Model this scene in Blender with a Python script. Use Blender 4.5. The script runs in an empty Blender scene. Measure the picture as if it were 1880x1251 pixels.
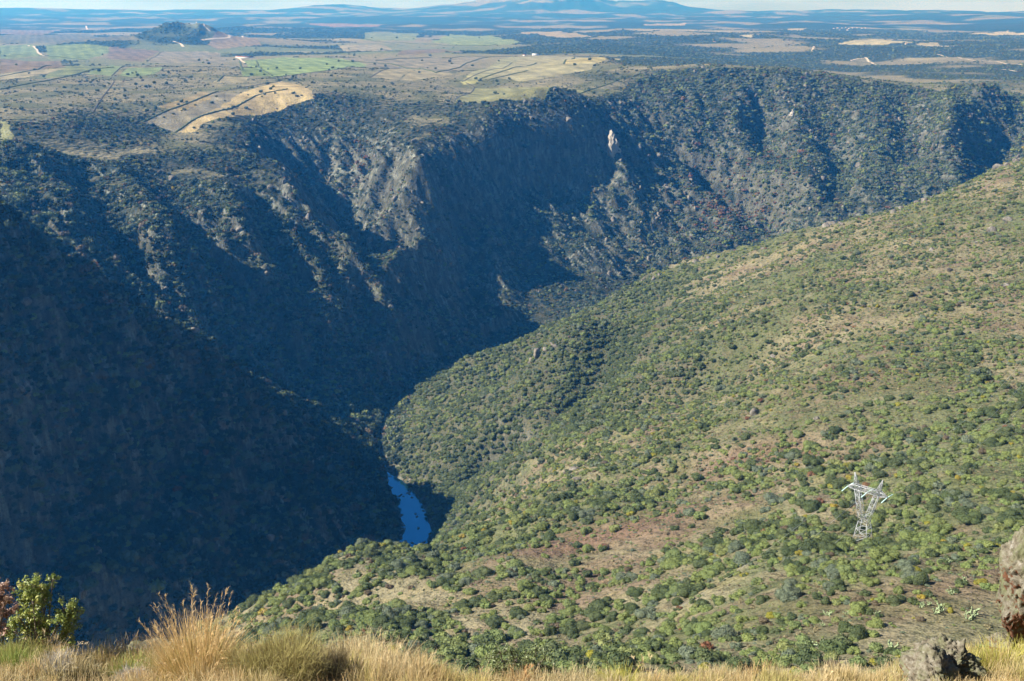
# A river gorge seen from the brow of a hillside
AZS, RS = 1.0, 1.0
HAZE_COL, HAZE_D = (0.045, 0.36, 1.0, 1.0), 0.85e-4
CLOUD_COL, CLOUD_MIX = (6.4, 8.6, 18.0), 0.85
import bpy, math, random
import numpy as np
from mathutils import Vector, Matrix, noise as mnoise

RND = np.random.RandomState(7)
random.seed(11)
F = 2000.0 / 1880.0            # focal length in frame widths
PITCH = math.radians(16.8)
CP, SP = math.cos(PITCH), math.sin(PITCH)
SUN_AZ, SUN_EL = -98.0, 38.5   # azimuth from +Y (negative = to the -X side), elevation
RIVER_Z = -550.0

# ---------------------------------------------------------------- view geometry (survey of the valley)
def ray(u, v):
    du = (u - 940.0) / 2000.0
    dv = (625.5 - v) / 2000.0
    return du, CP + SP * dv, -SP + CP * dv
def at(u, v, Y):
    dx, dy, dz = ray(u, v)
    t = Y / dy
    return (dx * t, Y, dz * t)
def at_z(u, v, z):
    dx, dy, dz = ray(u, v)
    t = z / dz
    return (dx * t, dy * t, z)
def project(x, y, z):
    zc = y * CP - z * SP
    yc = y * SP + z * CP
    zc = np.maximum(zc, 1e-3)
    return 940.0 + 2000.0 * x / zc, 625.5 - 2000.0 * yc / zc, zc

# ---------------------------------------------------------------- numpy gradient noise
_perm = np.random.RandomState(3).permutation(512)
_ga = np.random.RandomState(4).rand(512) * 2 * np.pi
_gx, _gy = np.cos(_ga), np.sin(_ga)
def pnoise(x, y, seed=0):
    xi = np.floor(x).astype(np.int64); yi = np.floor(y).astype(np.int64)
    xf = x - xi; yf = y - yi
    u = xf * xf * xf * (xf * (xf * 6 - 15) + 10); v = yf * yf * yf * (yf * (yf * 6 - 15) + 10)
    def g(ix, iy, fx, fy):
        h = _perm[(_perm[(ix + seed * 17) & 511] + iy) & 511]
        return _gx[h] * fx + _gy[h] * fy
    a = g(xi, yi, xf, yf); b = g(xi + 1, yi, xf - 1, yf)
    c = g(xi, yi + 1, xf, yf - 1); d = g(xi + 1, yi + 1, xf - 1, yf - 1)
    return (a + u * (b - a) + v * ((c + u * (d - c)) - (a + u * (b - a)))) * 1.5
def fbm(x, y, octaves=4, seed=0, gain=0.5):
    s = 0; a = 1.0; f = 1.0
    for i in range(octaves):
        s = s + a * pnoise(x * f, y * f, seed + i); a *= gain; f *= 2.03
    return s
def ridged(x, y, octaves=4, seed=0, gain=0.5):
    s = 0; a = 1.0; f = 1.0; w = 1.0
    for i in range(octaves):
        n = 1 - np.abs(pnoise(x * f, y * f, seed + i)); n = n * n * w
        w = np.clip(n * 1.6, 0, 1); s = s + a * n; a *= gain; f *= 2.03
    return s
def smooth(a, b, x):
    t = np.clip((x - a) / (b - a), 0, 1); return t * t * (3 - 2 * t)

# ---------------------------------------------------------------- surveyed heights of the gorge: (u, v, Y)
CTRL = [
 # near hillside, from its far right down to its lower left
 (1880,1100,240),(1880,1000,320),(1880,800,520),(1880,700,650),(1880,600,800),(1880,500,950),(1880,400,1150),(1880,290,1500),
 (1700,370,1480),(1600,400,1470),(1640,600,870),(1640,800,580),(1640,1000,350),
 (1400,1100,270),(1400,1000,380),(1400,900,500),(1400,800,640),(1400,700,800),(1400,600,980),(1400,520,1230),(1440,440,1450),
 (1200,1200,240),(1200,1100,330),(1200,1000,460),(1200,900,610),(1200,800,760),(1200,700,950),(1200,600,1240),(1250,500,1560),(1180,516,1650),
 (1000,1200,275),(1000,1100,385),(1000,1000,500),(1000,900,645),(1000,850,800),(1000,778,1080),(940,815,1120),(1055,735,1110),(1000,710,1200),(1000,640,1370),(1000,602,1450),
 (890,830,1160),(900,770,1210),(900,900,850),(900,950,720),(930,700,1370),(945,625,1455),(1045,632,1290),(1090,680,1190),(1000,660,1290),(1110,610,1400),(1100,556,1560),(1150,640,1170),
 (850,1200,290),(850,1100,400),(850,1000,540),(850,972,610),(850,950,960),(850,880,1090),(850,800,1200),(850,700,1380),(850,658,1450),(800,880,1160),(760,885,1190),
 (780,780,1300),(760,760,1370),(800,700,1430),(735,742,1410),(715,800,1320),(800,950,1040),
 (700,1200,310),(700,1100,430),(700,1050,500),(705,1008,585),(770,1003,625),(500,1200,330),(440,1142,430),(520,1092,470),(600,1030,540),(650,1005,570),
 # left buttress, crest then face
 (0,415,1100),(0,480,970),(100,470,1090),(100,530,1000),(200,540,1110),(200,600,1040),(350,630,1130),(480,720,1190),(600,800,1235),(690,855,1255),
 (0,1160,750),(0,1000,805),(0,800,850),(0,600,890),(200,1150,805),(200,1000,875),(200,850,930),(200,700,985),(400,1050,925),(400,950,975),(400,800,1060),
 (600,950,1080),(600,870,1165),(500,1080,935),
 # second spur
 (0,300,1650),(0,350,1450),(0,390,1330),(150,280,1800),(150,340,1600),(150,400,1450),(150,440,1370),(250,280,1850),(250,340,1680),(250,400,1520),(250,450,1430),(250,500,1370),
 (350,280,1900),(350,340,1730),(350,400,1570),(350,450,1480),(350,500,1420),(350,600,1330),(450,280,2000),(450,320,1880),(450,380,1710),(450,440,1600),(450,500,1520),(450,600,1430),(460,680,1370),
 (540,320,1960),(540,380,1780),(540,440,1660),(540,500,1590),(540,600,1490),(550,700,1425),(590,388,1850),(640,480,1725),(670,560,1620),(690,650,1545),(480,250,2200),
 # gully between the second and third spur
 (590,205,2520),(600,300,2370),(600,390,2250),(655,470,2130),(735,600,1890),
 # third spur
 (700,210,2500),(760,228,2390),(770,300,2080),(765,400,1870),(750,500,1730),(760,600,1640),(690,300,2270),(660,360,2190),(690,420,2070),(695,500,1950),
 (850,240,2380),(840,320,2220),(850,400,2180),(850,500,2030),(850,600,1830),(900,262,2370),(900,330,2320),(900,450,2190),(935,265,2400),(955,340,2390),(950,450,2240),
 (1000,420,2320),(1000,500,2150),(950,560,2010),(1100,450,2300),(820,215,2480),
 # amphitheatre cliffs
 (960,198,2510),(1000,350,2420),(1050,390,2425),(1100,195,2660),(1110,300,2520),(1060,188,2570),(1040,300,2480),(1000,190,2530),(980,280,2450),
 # far wall and its rim
 (1180,490,2310),(1200,400,2440),(1200,300,2620),(1200,200,2830),(1200,145,3030),(1300,118,3180),(1300,200,2900),(1300,300,2710),(1300,400,2530),
 (1380,330,2640),(1450,400,2450),(1500,350,2520),(1500,250,2800),(1500,160,3020),(1440,125,3160),(1560,142,3130),(1620,300,2640),(1700,350,2500),
 (1700,250,2750),(1680,160,3080),(1800,158,3040),(1800,240,2780),(1760,300,2600),(1880,200,3000),(1880,260,2850),(1830,172,2980),
 # left plateau
 (0,250,1640),(0,200,2050),(100,220,1950),(250,205,2250),(300,260,2010),(330,243,2150),(580,182,2560),(520,152,2850),(400,210,2330),(450,225,2330),
 (200,150,2800),(0,150,2700),(0,120,3300),(300,120,3400),(600,140,3050),(600,120,3500),(850,130,3500),(850,170,2950),(960,180,2700),(1000,110,3800),
 (1100,150,3050),(1150,105,3600),(350,165,2700),
]
HID = [  # ground the picture hides: (x, y, z)
 (-200,300,-290),(-330,450,-370),(-400,500,-400),(-230,650,-440),(-150,760,-455),(-60,800,-440),(20,300,-200),(200,200,-140),(420,300,-140),(700,500,-170),
 (-130,440,-290),(900,900,-170),(1000,1300,-150),(1200,1700,-190),(150,900,-335),
 (-900,850,-165),(-900,1100,-205),(-620,700,-330),(-660,1100,-212),(-640,900,-165),(-800,950,-190),(-900,650,-200),(-1200,600,-165),(-800,1500,-222),(-1200,1500,-205),(-1200,2200,-180),(-1500,3000,-180),(-1300,900,-230),  # includes the off-frame left rim, raised to shade the left buttress
 (-500,250,-340),(-320,1235,-445),(-250,1330,-500),(-395,1190,-400),(-470,1150,-340),
 (200,1900,-520),(330,2050,-535),(-20,1700,-546),(100,1700,-515),(300,1800,-450),(600,1900,-470),(450,1750,-390),(900,2000,-480),(800,1700,-330),
 (0,1600,-530),(1500,2000,-450),(1500,2500,-400),(1700,3000,-220),(1700,1500,-200),(500,2280,-546),(700,2250,-540),(900,2180,-540),(1200,2150,-540),
 (400,3600,-210),(900,3500,-230),(1500,3500,-260),(0,3700,-185),(-700,3700,-185),(-1500,3700,-180),(1300,3900,-270),(2000,3900,-280),(600,3900,-230),
 (550,0,-100),(1200,500,-150),(0,120,-90),(-200,120,-150),(-500,60,-260),
]
RIVER = [at_z(*p, RIVER_Z)[:2] for p in ((752,1015),(768,975),(752,925),(728,888),(712,868),(700,835),(700,790),(722,745),(757,708),(790,690),(815,678))]
RIVER_W = [11,12,11,7,4,3,3,3,3,3,3]
RIVER = [(-1250,200),(-900,300),(-700,430),(-560,550),(-430,660),(-325,765),(-225,860),(-140,955)] + RIVER + [(-20,1690),(80,1750),(200,1860),(290,2050),(330,2190),(450,2240),(700,2180),(950,2100),(1300,2050),(2200,2000)]
RIVER_W = [12]*8 + RIVER_W + [7]*10
RIVER = np.array(RIVER); RIVER_W = np.array(RIVER_W, float)

def river_dist(x, y):
    """distance to the river's centre line and its half width there"""
    best = np.full(x.shape, 1e9); hw = np.full(x.shape, 8.0)
    for i in range(len(RIVER) - 1):
        ax, ay = RIVER[i]; bx, by = RIVER[i + 1]
        lx, ly = bx - ax, by - ay
        t = np.clip(((x - ax) * lx + (y - ay) * ly) / (lx * lx + ly * ly), 0, 1)
        d = np.hypot(x - ax - t * lx, y - ay - t * ly)
        m = d < best
        best = np.where(m, d, best); hw = np.where(m, RIVER_W[i] + t * (RIVER_W[i + 1] - RIVER_W[i]), hw)
    return best, hw

pts = [at(*c) for c in CTRL] + [tuple(map(float, h)) for h in HID]
for i, (rx, ry) in enumerate(RIVER):
    pts.append((rx, ry, RIVER_Z - 1.0))
pts = np.array(pts)
# thin control points that stand too close together
keep = []
for i, p in enumerate(pts):
    if all(math.hypot(p[0] - pts[j][0], p[1] - pts[j][1]) > 9 for j in keep): keep.append(i)
pts = pts[keep]
def beyond_river(x, y):
    """1 on the far side of the gorge, 0 on the side of the hill the photograph is taken from"""
    d, hw_ = river_dist(x, y)
    xr = np.interp(y, RIVER[7:23, 1], RIVER[7:23, 0]); yr1 = np.interp(x, RIVER[:8, 0], RIVER[:8, 1]); yr2 = np.interp(x, RIVER[22:, 0], RIVER[22:, 1])
    far = np.where(x < RIVER[7, 0], y > np.where(y < RIVER[7, 1], yr1, -1e9), np.where((x > RIVER[22, 0]), y > yr2, (x < xr) & (y > RIVER[7, 1])))
    far = far | (y > 2300)
    return smooth(-12, 12, np.where(far, d, -d))
def kern(d2): return np.sqrt(d2 + 45.0 ** 2)
_n = len(pts)
_c = np.array([0, 1800.0]); _s = 1000.0
A = np.zeros((_n + 3, _n + 3))
_dx = pts[:, None, 0] - pts[None, :, 0]; _dy = pts[:, None, 1] - pts[None, :, 1]
A[:_n, :_n] = kern(_dx ** 2 + _dy ** 2) - np.eye(_n) * 3.0
A[:_n, _n] = 1; A[:_n, _n + 1] = (pts[:, 0] - _c[0]) / _s; A[:_n, _n + 2] = (pts[:, 1] - _c[1]) / _s
A[_n:, :_n] = A[:_n, _n:].T
W = np.linalg.solve(A, np.concatenate([pts[:, 2], [0, 0, 0]]))
GX0, GX1, GY0, GY1 = -2500.0, 2500.0, -200.0, 4100.0
def rbf(x, y):
    out = np.empty(x.size); xf = x.ravel(); yf = y.ravel()
    for s in range(0, x.size, 40000):
        a = xf[s:s + 40000]; b = yf[s:s + 40000]
        k = kern((a[:, None] - pts[None, :, 0]) ** 2 + (b[:, None] - pts[None, :, 1]) ** 2)
        out[s:s + 40000] = k @ W[:_n] + W[_n] + W[_n + 1] * (a - _c[0]) / _s + W[_n + 2] * (b - _c[1]) / _s
    return out.reshape(x.shape)
class Grid:
    def __init__(self, step, fn):
        self.step = step
        self.nx = int((GX1 - GX0) / step) + 1; self.ny = int((GY1 - GY0) / step) + 1
        gx, gy = np.meshgrid(GX0 + np.arange(self.nx) * step, GY0 + np.arange(self.ny) * step)
        self.gx, self.gy = gx, gy
        self.z = fn(gx, gy)
    def __call__(self, x, y):
        fx = np.clip((x - GX0) / self.step, 0, self.nx - 1.001); fy = np.clip((y - GY0) / self.step, 0, self.ny - 1.001)
        ix = fx.astype(np.int64); iy = fy.astype(np.int64); fx = fx - ix; fy = fy - iy
        z = self.z
        return (z[iy, ix] * (1 - fx) + z[iy, ix + 1] * fx) * (1 - fy) + (z[iy + 1, ix] * (1 - fx) + z[iy + 1, ix + 1] * fx) * fy
_coarse = Grid(20.0, lambda x, y: np.clip(rbf(x, y), -552, -95))
_zy, _zx = np.gradient(_coarse.z, 20.0)
_slope = Grid(20.0, lambda x, y: np.hypot(_zx, _zy))


class Erosion:
    """water cuts gullies into the surveyed surface; only the relief it adds is kept"""
    def __init__(self, x0, x1, y0, y1, st, steps):
        self.x0, self.y0, self.st = x0, y0, st
        nx = int((x1 - x0) / st) + 1; ny = int((y1 - y0) / st) + 1
        gx, gy = np.meshgrid(x0 + np.arange(nx) * st, y0 + np.arange(ny) * st)
        z0 = _coarse(gx, gy)
        z = z0 + 11.0 * fbm(gx / 170, gy / 170, 5, 5, 0.6) + 8 * (ridged(gx / 95, gy / 95, 4, 8) - .9)
        z0 = z.copy()
        area = np.ones_like(z)
        S = [(dy, dx, math.hypot(dx, dy)) for dy in (-1, 0, 1) for dx in (-1, 0, 1) if dx or dy]
        for it in range(steps):
            zp = np.pad(z, 1, mode='edge'); drops = []
            tot = 1e-9
            for dy, dx, L in S:
                d = np.maximum((z - zp[1 + dy:1 + dy + ny, 1 + dx:1 + dx + nx]) / (L * st), 0) ** 2.2
                drops.append(d); tot = tot + d
            inflow = np.ones_like(z); smax = 0
            for (dy, dx, L), d in zip(S, drops):
                f = np.pad(area * d / tot, 1)
                inflow = inflow + f[1 - dy:1 - dy + ny, 1 - dx:1 - dx + nx]
                smax = np.maximum(smax, d)
            area = inflow
            slope = smax ** (1 / 2.2)
            cut = np.minimum(0.16 * np.sqrt(area) * slope, 0.9)
            if it > 30:
                z = z - cut
                zp = np.pad(z, 1, mode='edge')
                lap = (zp[:-2, 1:-1] + zp[2:, 1:-1] + zp[1:-1, :-2] + zp[1:-1, 2:]) / 4 - z
                z = z + 0.05 * lap + 0.5 * np.clip(lap, 0, 2) * (lap > 2)
        d = z - z0
        def blur(a, n):
            for ax in (0, 1):
                for _ in range(3):
                    c = np.cumsum(np.pad(a, [(n + 1, n) if k == ax else (0, 0) for k in (0, 1)], mode='edge'), axis=ax)
                    a = (np.take(c, range(2 * n + 1, c.shape[ax]), axis=ax) - np.take(c, range(0, c.shape[ax] - 2 * n - 1), axis=ax)) / (2 * n + 1)
            return a
        self.d = (z - _coarse(gx, gy)) - blur(d, 16)
        self.nx, self.ny = nx, ny
    def __call__(self, x, y):
        fx = (x - self.x0) / self.st; fy = (y - self.y0) / self.st
        inside = smooth(0, 12, np.minimum(np.minimum(fx, self.nx - 1 - fx), np.minimum(fy, self.ny - 1 - fy)))
        fx = np.clip(fx, 0, self.nx - 1.001); fy = np.clip(fy, 0, self.ny - 1.001)
        ix = fx.astype(np.int64); iy = fy.astype(np.int64); fx = fx - ix; fy = fy - iy
        z = self.d
        return inside * ((z[iy, ix] * (1 - fx) + z[iy, ix + 1] * fx) * (1 - fy) + (z[iy + 1, ix] * (1 - fx) + z[iy + 1, ix + 1] * fx) * fy)
_ero = Erosion(-1500, 1800, 300, 3700, 7.0, 170)
FOLD = np.array([at(*p)[:2] for p in ((850,858,1175),(890,832,1150),(940,812,1110),(1000,778,1080),(1055,735,1095),(1090,690,1165),(1130,640,1240))])
KNOLL = at(1030, 640, 1300)[:2]
GULLIES = [  # side ravines: surveyed line, depth, half width
 (((1180,240,2760),(1290,320,2690),(1380,385,2560),(1450,430,2430)), 55, 48), (((1500,185,2960),(1530,240,2810),(1545,300,2640),(1550,370,2450)), 30, 38),
 (((1655,190,2990),(1680,260,2760),(1690,330,2560)), 38, 42), (((1860,225,2900),(1830,290,2700),(1790,340,2540)), 60, 60), (((1390,150,3060),(1400,220,2880),(1420,300,2680)), 28, 34),
 (((290,320,1770),(370,420,1530),(440,530,1480),(510,640,1450)), 30, 34), (((150,320,1650),(210,420,1460),(290,520,1350)), 26, 30), (((460,330,1850),(500,430,1630),(560,540,1540)), 22, 26),
 (((820,290,2230),(850,410,2110),(870,520,1980)), 32, 34), (((690,250,2370),(660,310,2280),(640,380,2210)), 20, 24),
 (((330,700,1085),(290,850,980),(260,1010,890)), 26, 26), (((140,600,1010),(120,800,890),(110,1000,815)), 28, 26), (((500,800,1130),(450,940,1010),(420,1080,925)), 20, 22), (((30,620,900),(20,820,830),(20,1000,790)), 22, 24),
]
def ravines(x, y):
    z = np.zeros(x.shape); wx = x + 14 * pnoise(x / 60, y / 60, 131); wy = y + 14 * pnoise(x / 60, y / 60, 137)
    for line, depth, half in GULLIES:
        L_ = [at(*p)[:2] for p in line]; best = np.full(x.shape, 1e9); tf = np.zeros(x.shape)
        for i in range(len(L_) - 1):
            (ax, ay), (bx, by) = L_[i], L_[i + 1]; lx, ly = bx - ax, by - ay
            t = np.clip(((wx - ax) * lx + (wy - ay) * ly) / (lx * lx + ly * ly), 0, 1); dd = np.hypot(wx - ax - t * lx, wy - ay - t * ly)
            tf = np.where(dd < best, (i + t) / (len(L_) - 1), tf); best = np.minimum(best, dd)
        q = best / half
        z = z + depth * (-np.exp(-q * q) + .45 * np.exp(-(q - 2.0) ** 2 * 1.3)) * np.sin(np.clip(tf, .03, .97) * 3.1416) ** .5
    return z
def fold_dist(x, y):
    dg = np.full(x.shape, 1e9)
    for i in range(len(FOLD) - 1):
        (ax, ay), (bx, by) = FOLD[i], FOLD[i + 1]; lx, ly = bx - ax, by - ay
        t = np.clip(((x - ax) * lx + (y - ay) * ly) / (lx * lx + ly * ly), 0, 1); dg = np.minimum(dg, np.hypot(x - ax - t * lx, y - ay - t * ly))
    return dg
def detail(x, y):
    z = _coarse(x, y)
    dg = np.full(x.shape, 1e9); tf = np.zeros(x.shape)
    for i in range(len(FOLD) - 1):
        (ax, ay), (bx, by) = FOLD[i], FOLD[i + 1]; lx, ly = bx - ax, by - ay
        t = np.clip(((x - ax) * lx + (y - ay) * ly) / (lx * lx + ly * ly), 0, 1); dd = np.hypot(x - ax - t * lx, y - ay - t * ly)
        tf = np.where(dd < dg, (i + t) / (len(FOLD) - 1), tf); dg = np.minimum(dg, dd)
    z = z - 54 * np.exp(-(dg / 32) ** 2) * np.sin(np.clip(tf, .04, .96) * 3.1416) ** .6
    z = z + 34 * np.exp(-((x - KNOLL[0]) ** 2 + (y - KNOLL[1]) ** 2) / 48 ** 2)
    z = z + ravines(x, y)
    sl = _slope(x, y)
    left = np.maximum(smooth(1450, 1700, y), smooth(0, -250, x) * smooth(650, 900, y))
    steep = smooth(0.2, 0.6, sl)
    wx = x + 6 * pnoise(x / 25, y / 25, 31); wy = y + 6 * pnoise(x / 25, y / 25, 37)
    d = _ero(x, y) * (0.25 + 0.38 * left) * (1 - 0.45 * smooth(200, 500, x) * smooth(2200, 2500, y))
    d = d + 16 * fbm(x / 230, y / 230, 3, 19) * smooth(200, 500, x) * smooth(2200, 2500, y)
    d = d + left * 11 * smooth(.15, .4, sl) * fbm(x / 120 + 5, y / 120, 4, 23, .55)
    d = d + (0.5 + 5.5 * steep * left) * (ridged(wx / 52, wy / 46, 5, 9, 0.55) - 0.9)
    d = d + 5.0 * steep * left * (ridged((x + y) * .03, (z + .3 * x) / 100, 4, 27, .6) - .9)
    rd, hw = river_dist(x, y)
    d = d * (.15 + .85 * smooth(.16, .38, sl)) * (1 - .8 * smooth(-300, -245, z) * smooth(350, 150, x) * smooth(1500, 1900, y))
    z = z + d * smooth(6, 90, rd - hw)
    fl = RIVER_Z - 2.5 + 4.5 * (1 - smooth(3.5, 8, hw)) + np.maximum(rd - hw, -3) * 0.75 + 2.0 * fbm(x / 14, y / 14, 3, 15) * smooth(-6, 8, rd - hw)
    k = smooth(0, 60, rd - hw)
    z = fl * (1 - k) + np.maximum(z, RIVER_Z + 2) * k
    return z
_fine = Grid(5.0, detail)

HILLS = []   # far rises: (x, y, height, rx, ry)
def _hill(u, Y, h, ru, ry): HILLS.append(((u - 940) / 2000.0 * Y, Y, h, ru / 2000.0 * Y, ry))
_hill(333, 6300, 62, 38, 400); _hill(388, 6300, 50, 32, 350); _hill(275, 6500, 30, 60, 500)
_hill(350, 6300, 34, 120, 700)
# mountains and low ranges on the skyline
for _u, _Y, _h, _ru, _ry in ((970,24000,300,50,2400),(1060,24300,235,45,2400),(1010,24700,270,60,2400),(905,24000,160,70,2400),(1130,24700,210,60,2400),(1190,25300,150,40,2400),
    (840,24000,105,120,2400),(620,24000,150,60,2400),(700,23000,70,200,2000),(1250,24000,85,80,2000),(60,22500,60,180,2000),(300,23000,50,200,2000),(1700,22500,40,300,2400)): _hill(_u, _Y, _h * .82, _ru, _ry)
def far_height(x, y):
    r = np.hypot(x, y)
    base = -175 - 60 * smooth(200, 1400, x) * smooth(9000, 4200, r)
    base = base + smooth(10000, 21000, r) * 105
    base = base + smooth(20000, 22500, r) * 42
    z = base + 26 * fbm(x / 1900, y / 1500, 4, 41) * smooth(3500, 6500, r) + 7 * fbm(x / 500, y / 400, 4, 45)
    z = z + 24 * smooth(0.0, 0.6, fbm(x / 2600, y / 1100, 4, 47)) * smooth(500, 2500, x + r * 0.1) * smooth(3500, 5000, r)
    z = z + smooth(9000, 16000, r) * 45 * fbm(x / 6000, y / 2600, 4, 51)
    for hx, hy, h, a, b in HILLS:
        q = ((x - hx) / a) ** 2 + ((y - hy) / b) ** 2
        m = q < 14
        if np.any(m):
            add = h * np.exp(-q) * (1 + 0.25 * fbm(x / (a * .7) + hx, y / (b * .7), 4, 53))
            z = z + np.where(m, add, 0)
    return z
_BU = np.array([-400, 0, 230, 320, 600, 720, 880, 1500, 1620, 1720, 1880, 2300.]); _BV = np.array([1196, 1198, 1203, 1203, 1206, 1224, 1246, 1248, 1240, 1214, 1190, 1170.])
def near_height(x, y):
    """the brow of the hill the photograph is taken from"""
    edge = 11.6 + 0.7 * fbm(x / 4, y * 0 + 3.3, 3, 65) + 0.55 * np.maximum(x - 2.5, 0)
    yy = np.maximum(y, 0)
    k = 0.905                                     # ray depth factor at the brow
    u = 940 + 2000 * x * k / np.maximum(edge, 1)
    v = np.interp(u, _BU, _BV); dv = (625.5 - v) / 2000
    ze = edge * (-SP + CP * dv) / (CP + SP * dv)
    z = -1.75 + (ze + 1.75) * np.minimum(yy / edge, 1.0)
    z = z + (0.10 * fbm(x / 2.3, y / 2.3, 4, 61) + .05 * fbm(x / .6, y / .6, 2, 62)) * smooth(1, 5, np.hypot(x, y))
    drop = np.maximum(y - edge, 0)
    z = z - drop * 1.05 - smooth(0, 2.5, drop) * 1.2
    z = z + 0.05 * np.maximum(-y, 0)
    return z
def height(x, y):
    x = np.asarray(x, float); y = np.asarray(y, float)
    shp = np.broadcast(x, y).shape; x = np.broadcast_to(x, shp).ravel(); y = np.broadcast_to(y, shp).ravel()
    r = np.hypot(x, y)
    w_far = np.maximum(smooth(3250, 3950, y), smooth(1900, 2450, np.abs(x)))
    z = np.zeros(x.shape)
    m = (w_far < 1) & (r > 40)
    if m.any():
        a, b = x[m], y[m]
        z[m] = _fine(a, b) + 0.55 * fbm(a / 9, b / 9, 3, 71) * smooth(60, 300, r[m]) * smooth(3500, 2500, r[m])
    m = w_far > 0
    if m.any(): z[m] = z[m] * (1 - w_far[m]) + far_height(x[m], y[m]) * w_far[m]
    m = r < 420
    if m.any():
        a, b = x[m], y[m]
        zn = np.maximum(near_height(a, np.minimum(b, 400)), -170)
        w = np.where(b > 0, smooth(45, 170, r[m]), smooth(60, 400, r[m]))
        z[m] = zn * (1 - w) + z[m] * w
    return z.reshape(shp)
def visible(x, y, z, top=2.0):
    """True where a point `top` metres above the ground can be seen from the camera"""
    ok = np.ones(x.shape, bool)
    zt = z + top
    for t in np.concatenate([np.linspace(0.03, 0.98, 90), [0.985, 0.99]]):
        hx, hy = x * t, y * t
        ok &= height(hx, hy) < zt * t + 0.02
    return ok
def in_frame(x, y, z, m=30):
    u, v, zc = project(x, y, z)
    return (u > -m) & (u < 1880 + m) & (v > -m) & (v < 1251 + m) & (y > 0)
# ---------------------------------------------------------------- scene basics
scene = bpy.context.scene
COL = scene.collection
def tag(o, label=None, cat=None, group=None, kind=None):
    if label: o['label'] = label
    if cat: o['category'] = cat
    if group: o['group'] = group
    if kind: o['kind'] = kind
    return o
def mesh_obj(name, verts, faces, mat=None, parent=None, smooth_shade=False, link=True):
    me = bpy.data.meshes.new(name)
    verts = np.asarray(verts, np.float32)
    me.vertices.add(len(verts)); me.vertices.foreach_set('co', verts.ravel())
    if isinstance(faces, np.ndarray):
        k = faces.shape[1]; nf = len(faces)
        me.loops.add(nf * k); me.loops.foreach_set('vertex_index', faces.astype(np.int32).ravel())
        me.polygons.add(nf); me.polygons.foreach_set('loop_start', np.arange(nf, dtype=np.int32) * k)
    else:
        tot = sum(len(f) for f in faces); me.loops.add(tot)
        me.loops.foreach_set('vertex_index', np.array([i for f in faces for i in f], np.int32))
        me.polygons.add(len(faces)); st = np.cumsum([0] + [len(f) for f in faces[:-1]]).astype(np.int32)
        me.polygons.foreach_set('loop_start', st)
    me.update(calc_edges=True); me.validate()
    if smooth_shade: me.polygons.foreach_set('use_smooth', np.ones(len(me.polygons), bool))
    if mat: me.materials.append(mat)
    o = bpy.data.objects.new(name, me)
    if link: COL.objects.link(o)
    if parent: o.parent = parent
    return o
def color_attr(me, name, cols):
    a = me.color_attributes.new(name, 'FLOAT_COLOR', 'POINT')
    c = np.ones((len(me.vertices), 4), np.float32); c[:, :cols.shape[1]] = cols
    a.data.foreach_set('color', c.ravel())

cam_d = bpy.data.cameras.new('camera'); cam = bpy.data.objects.new('camera', cam_d); COL.objects.link(cam)
cam.location = (0, 0, 0); cam.rotation_euler = (math.radians(90) - PITCH, 0, 0)
cam_d.sensor_width = 36; cam_d.lens = 36 * F; cam_d.clip_start = 0.1; cam_d.clip_end = 150000
scene.camera = cam

w = bpy.data.worlds.new('World'); scene.world = w; w.use_nodes = True
nt = w.node_tree; bg = nt.nodes['Background']; sky = nt.nodes.new('ShaderNodeTexSky')
sky.sky_type = 'NISHITA'; sky.sun_disc = False
sky.sun_elevation = math.radians(SUN_EL); sky.sun_rotation = math.radians(SUN_AZ)
sky.altitude = 700; sky.air_density = 0.7; sky.dust_density = 0.3; sky.ozone_density = 6.0
nt.links.new(sky.outputs[0], bg.inputs[0]); bg.inputs[1].default_value = 0.05
sd = bpy.data.lights.new('sun', 'SUN'); sun = bpy.data.objects.new('sun', sd); COL.objects.link(sun)
sd.energy = 5.0; sd.angle = math.radians(0.5); sd.color = (1.0, 0.95, 0.88)
_az = math.radians(SUN_AZ); _el = math.radians(SUN_EL)
SUN = Vector((math.sin(_az) * math.cos(_el), math.cos(_az) * math.cos(_el), math.sin(_el)))
sun.rotation_euler = SUN.to_track_quat('Z', 'Y').to_euler()
scene.view_settings.view_transform = 'Standard'; scene.view_settings.look = 'None'
scene.view_settings.gamma = 1; scene.view_settings.exposure = 1.2
scene.cycles.use_denoising = True
scene.cycles.max_bounces = 5; scene.cycles.diffuse_bounces = 2; scene.cycles.volume_bounces = 0
scene.cycles.transparent_max_bounces = 6; scene.cycles.caustics_reflective = False; scene.cycles.caustics_refractive = False

# ---------------------------------------------------------------- the ground: one sheet to the horizon
az = [np.arange(-28, 28.001, 0.05 * AZS)]
az = np.concatenate([np.arange(-178, -66, 4), np.arange(-66, -28.1, 0.35), az[0], np.arange(28.4, 60, 0.6), np.arange(60, 179, 4)])
rr = np.concatenate([np.arange(0.6, 16, 0.16), 16 * np.power(240 / 16.0, np.arange(1, 90) / 90.0), np.arange(242, 900, 2.6 * RS), np.arange(900, 3600, 3.0 * RS),
                     3600 * np.power(28500 / 3600.0, np.arange(0, 400) / 400.0)])
R_, A_ = np.meshgrid(rr, np.radians(az), indexing='ij')
TX = R_ * np.sin(A_); TY = R_ * np.cos(A_)
TZ = height(TX, TY)
back = smooth(5, -60, TY) * smooth(1.5, 60, R_)
TZ = TZ * (1 - back) + (-8.0 + 0.03 * np.minimum(R_, 800)) * back
nr, na = R_.shape
V = np.stack([TX, TY, TZ], -1).reshape(-1, 3)
idx = np.arange(nr * na).reshape(nr, na)
i0 = idx[:-1]; i1 = idx[1:]
nxt = np.roll(idx, -1, axis=1)
quads = np.stack([idx[:-1].ravel(), nxt[:-1].ravel(), nxt[1:].ravel(), idx[1:].ravel()], 1)
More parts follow.
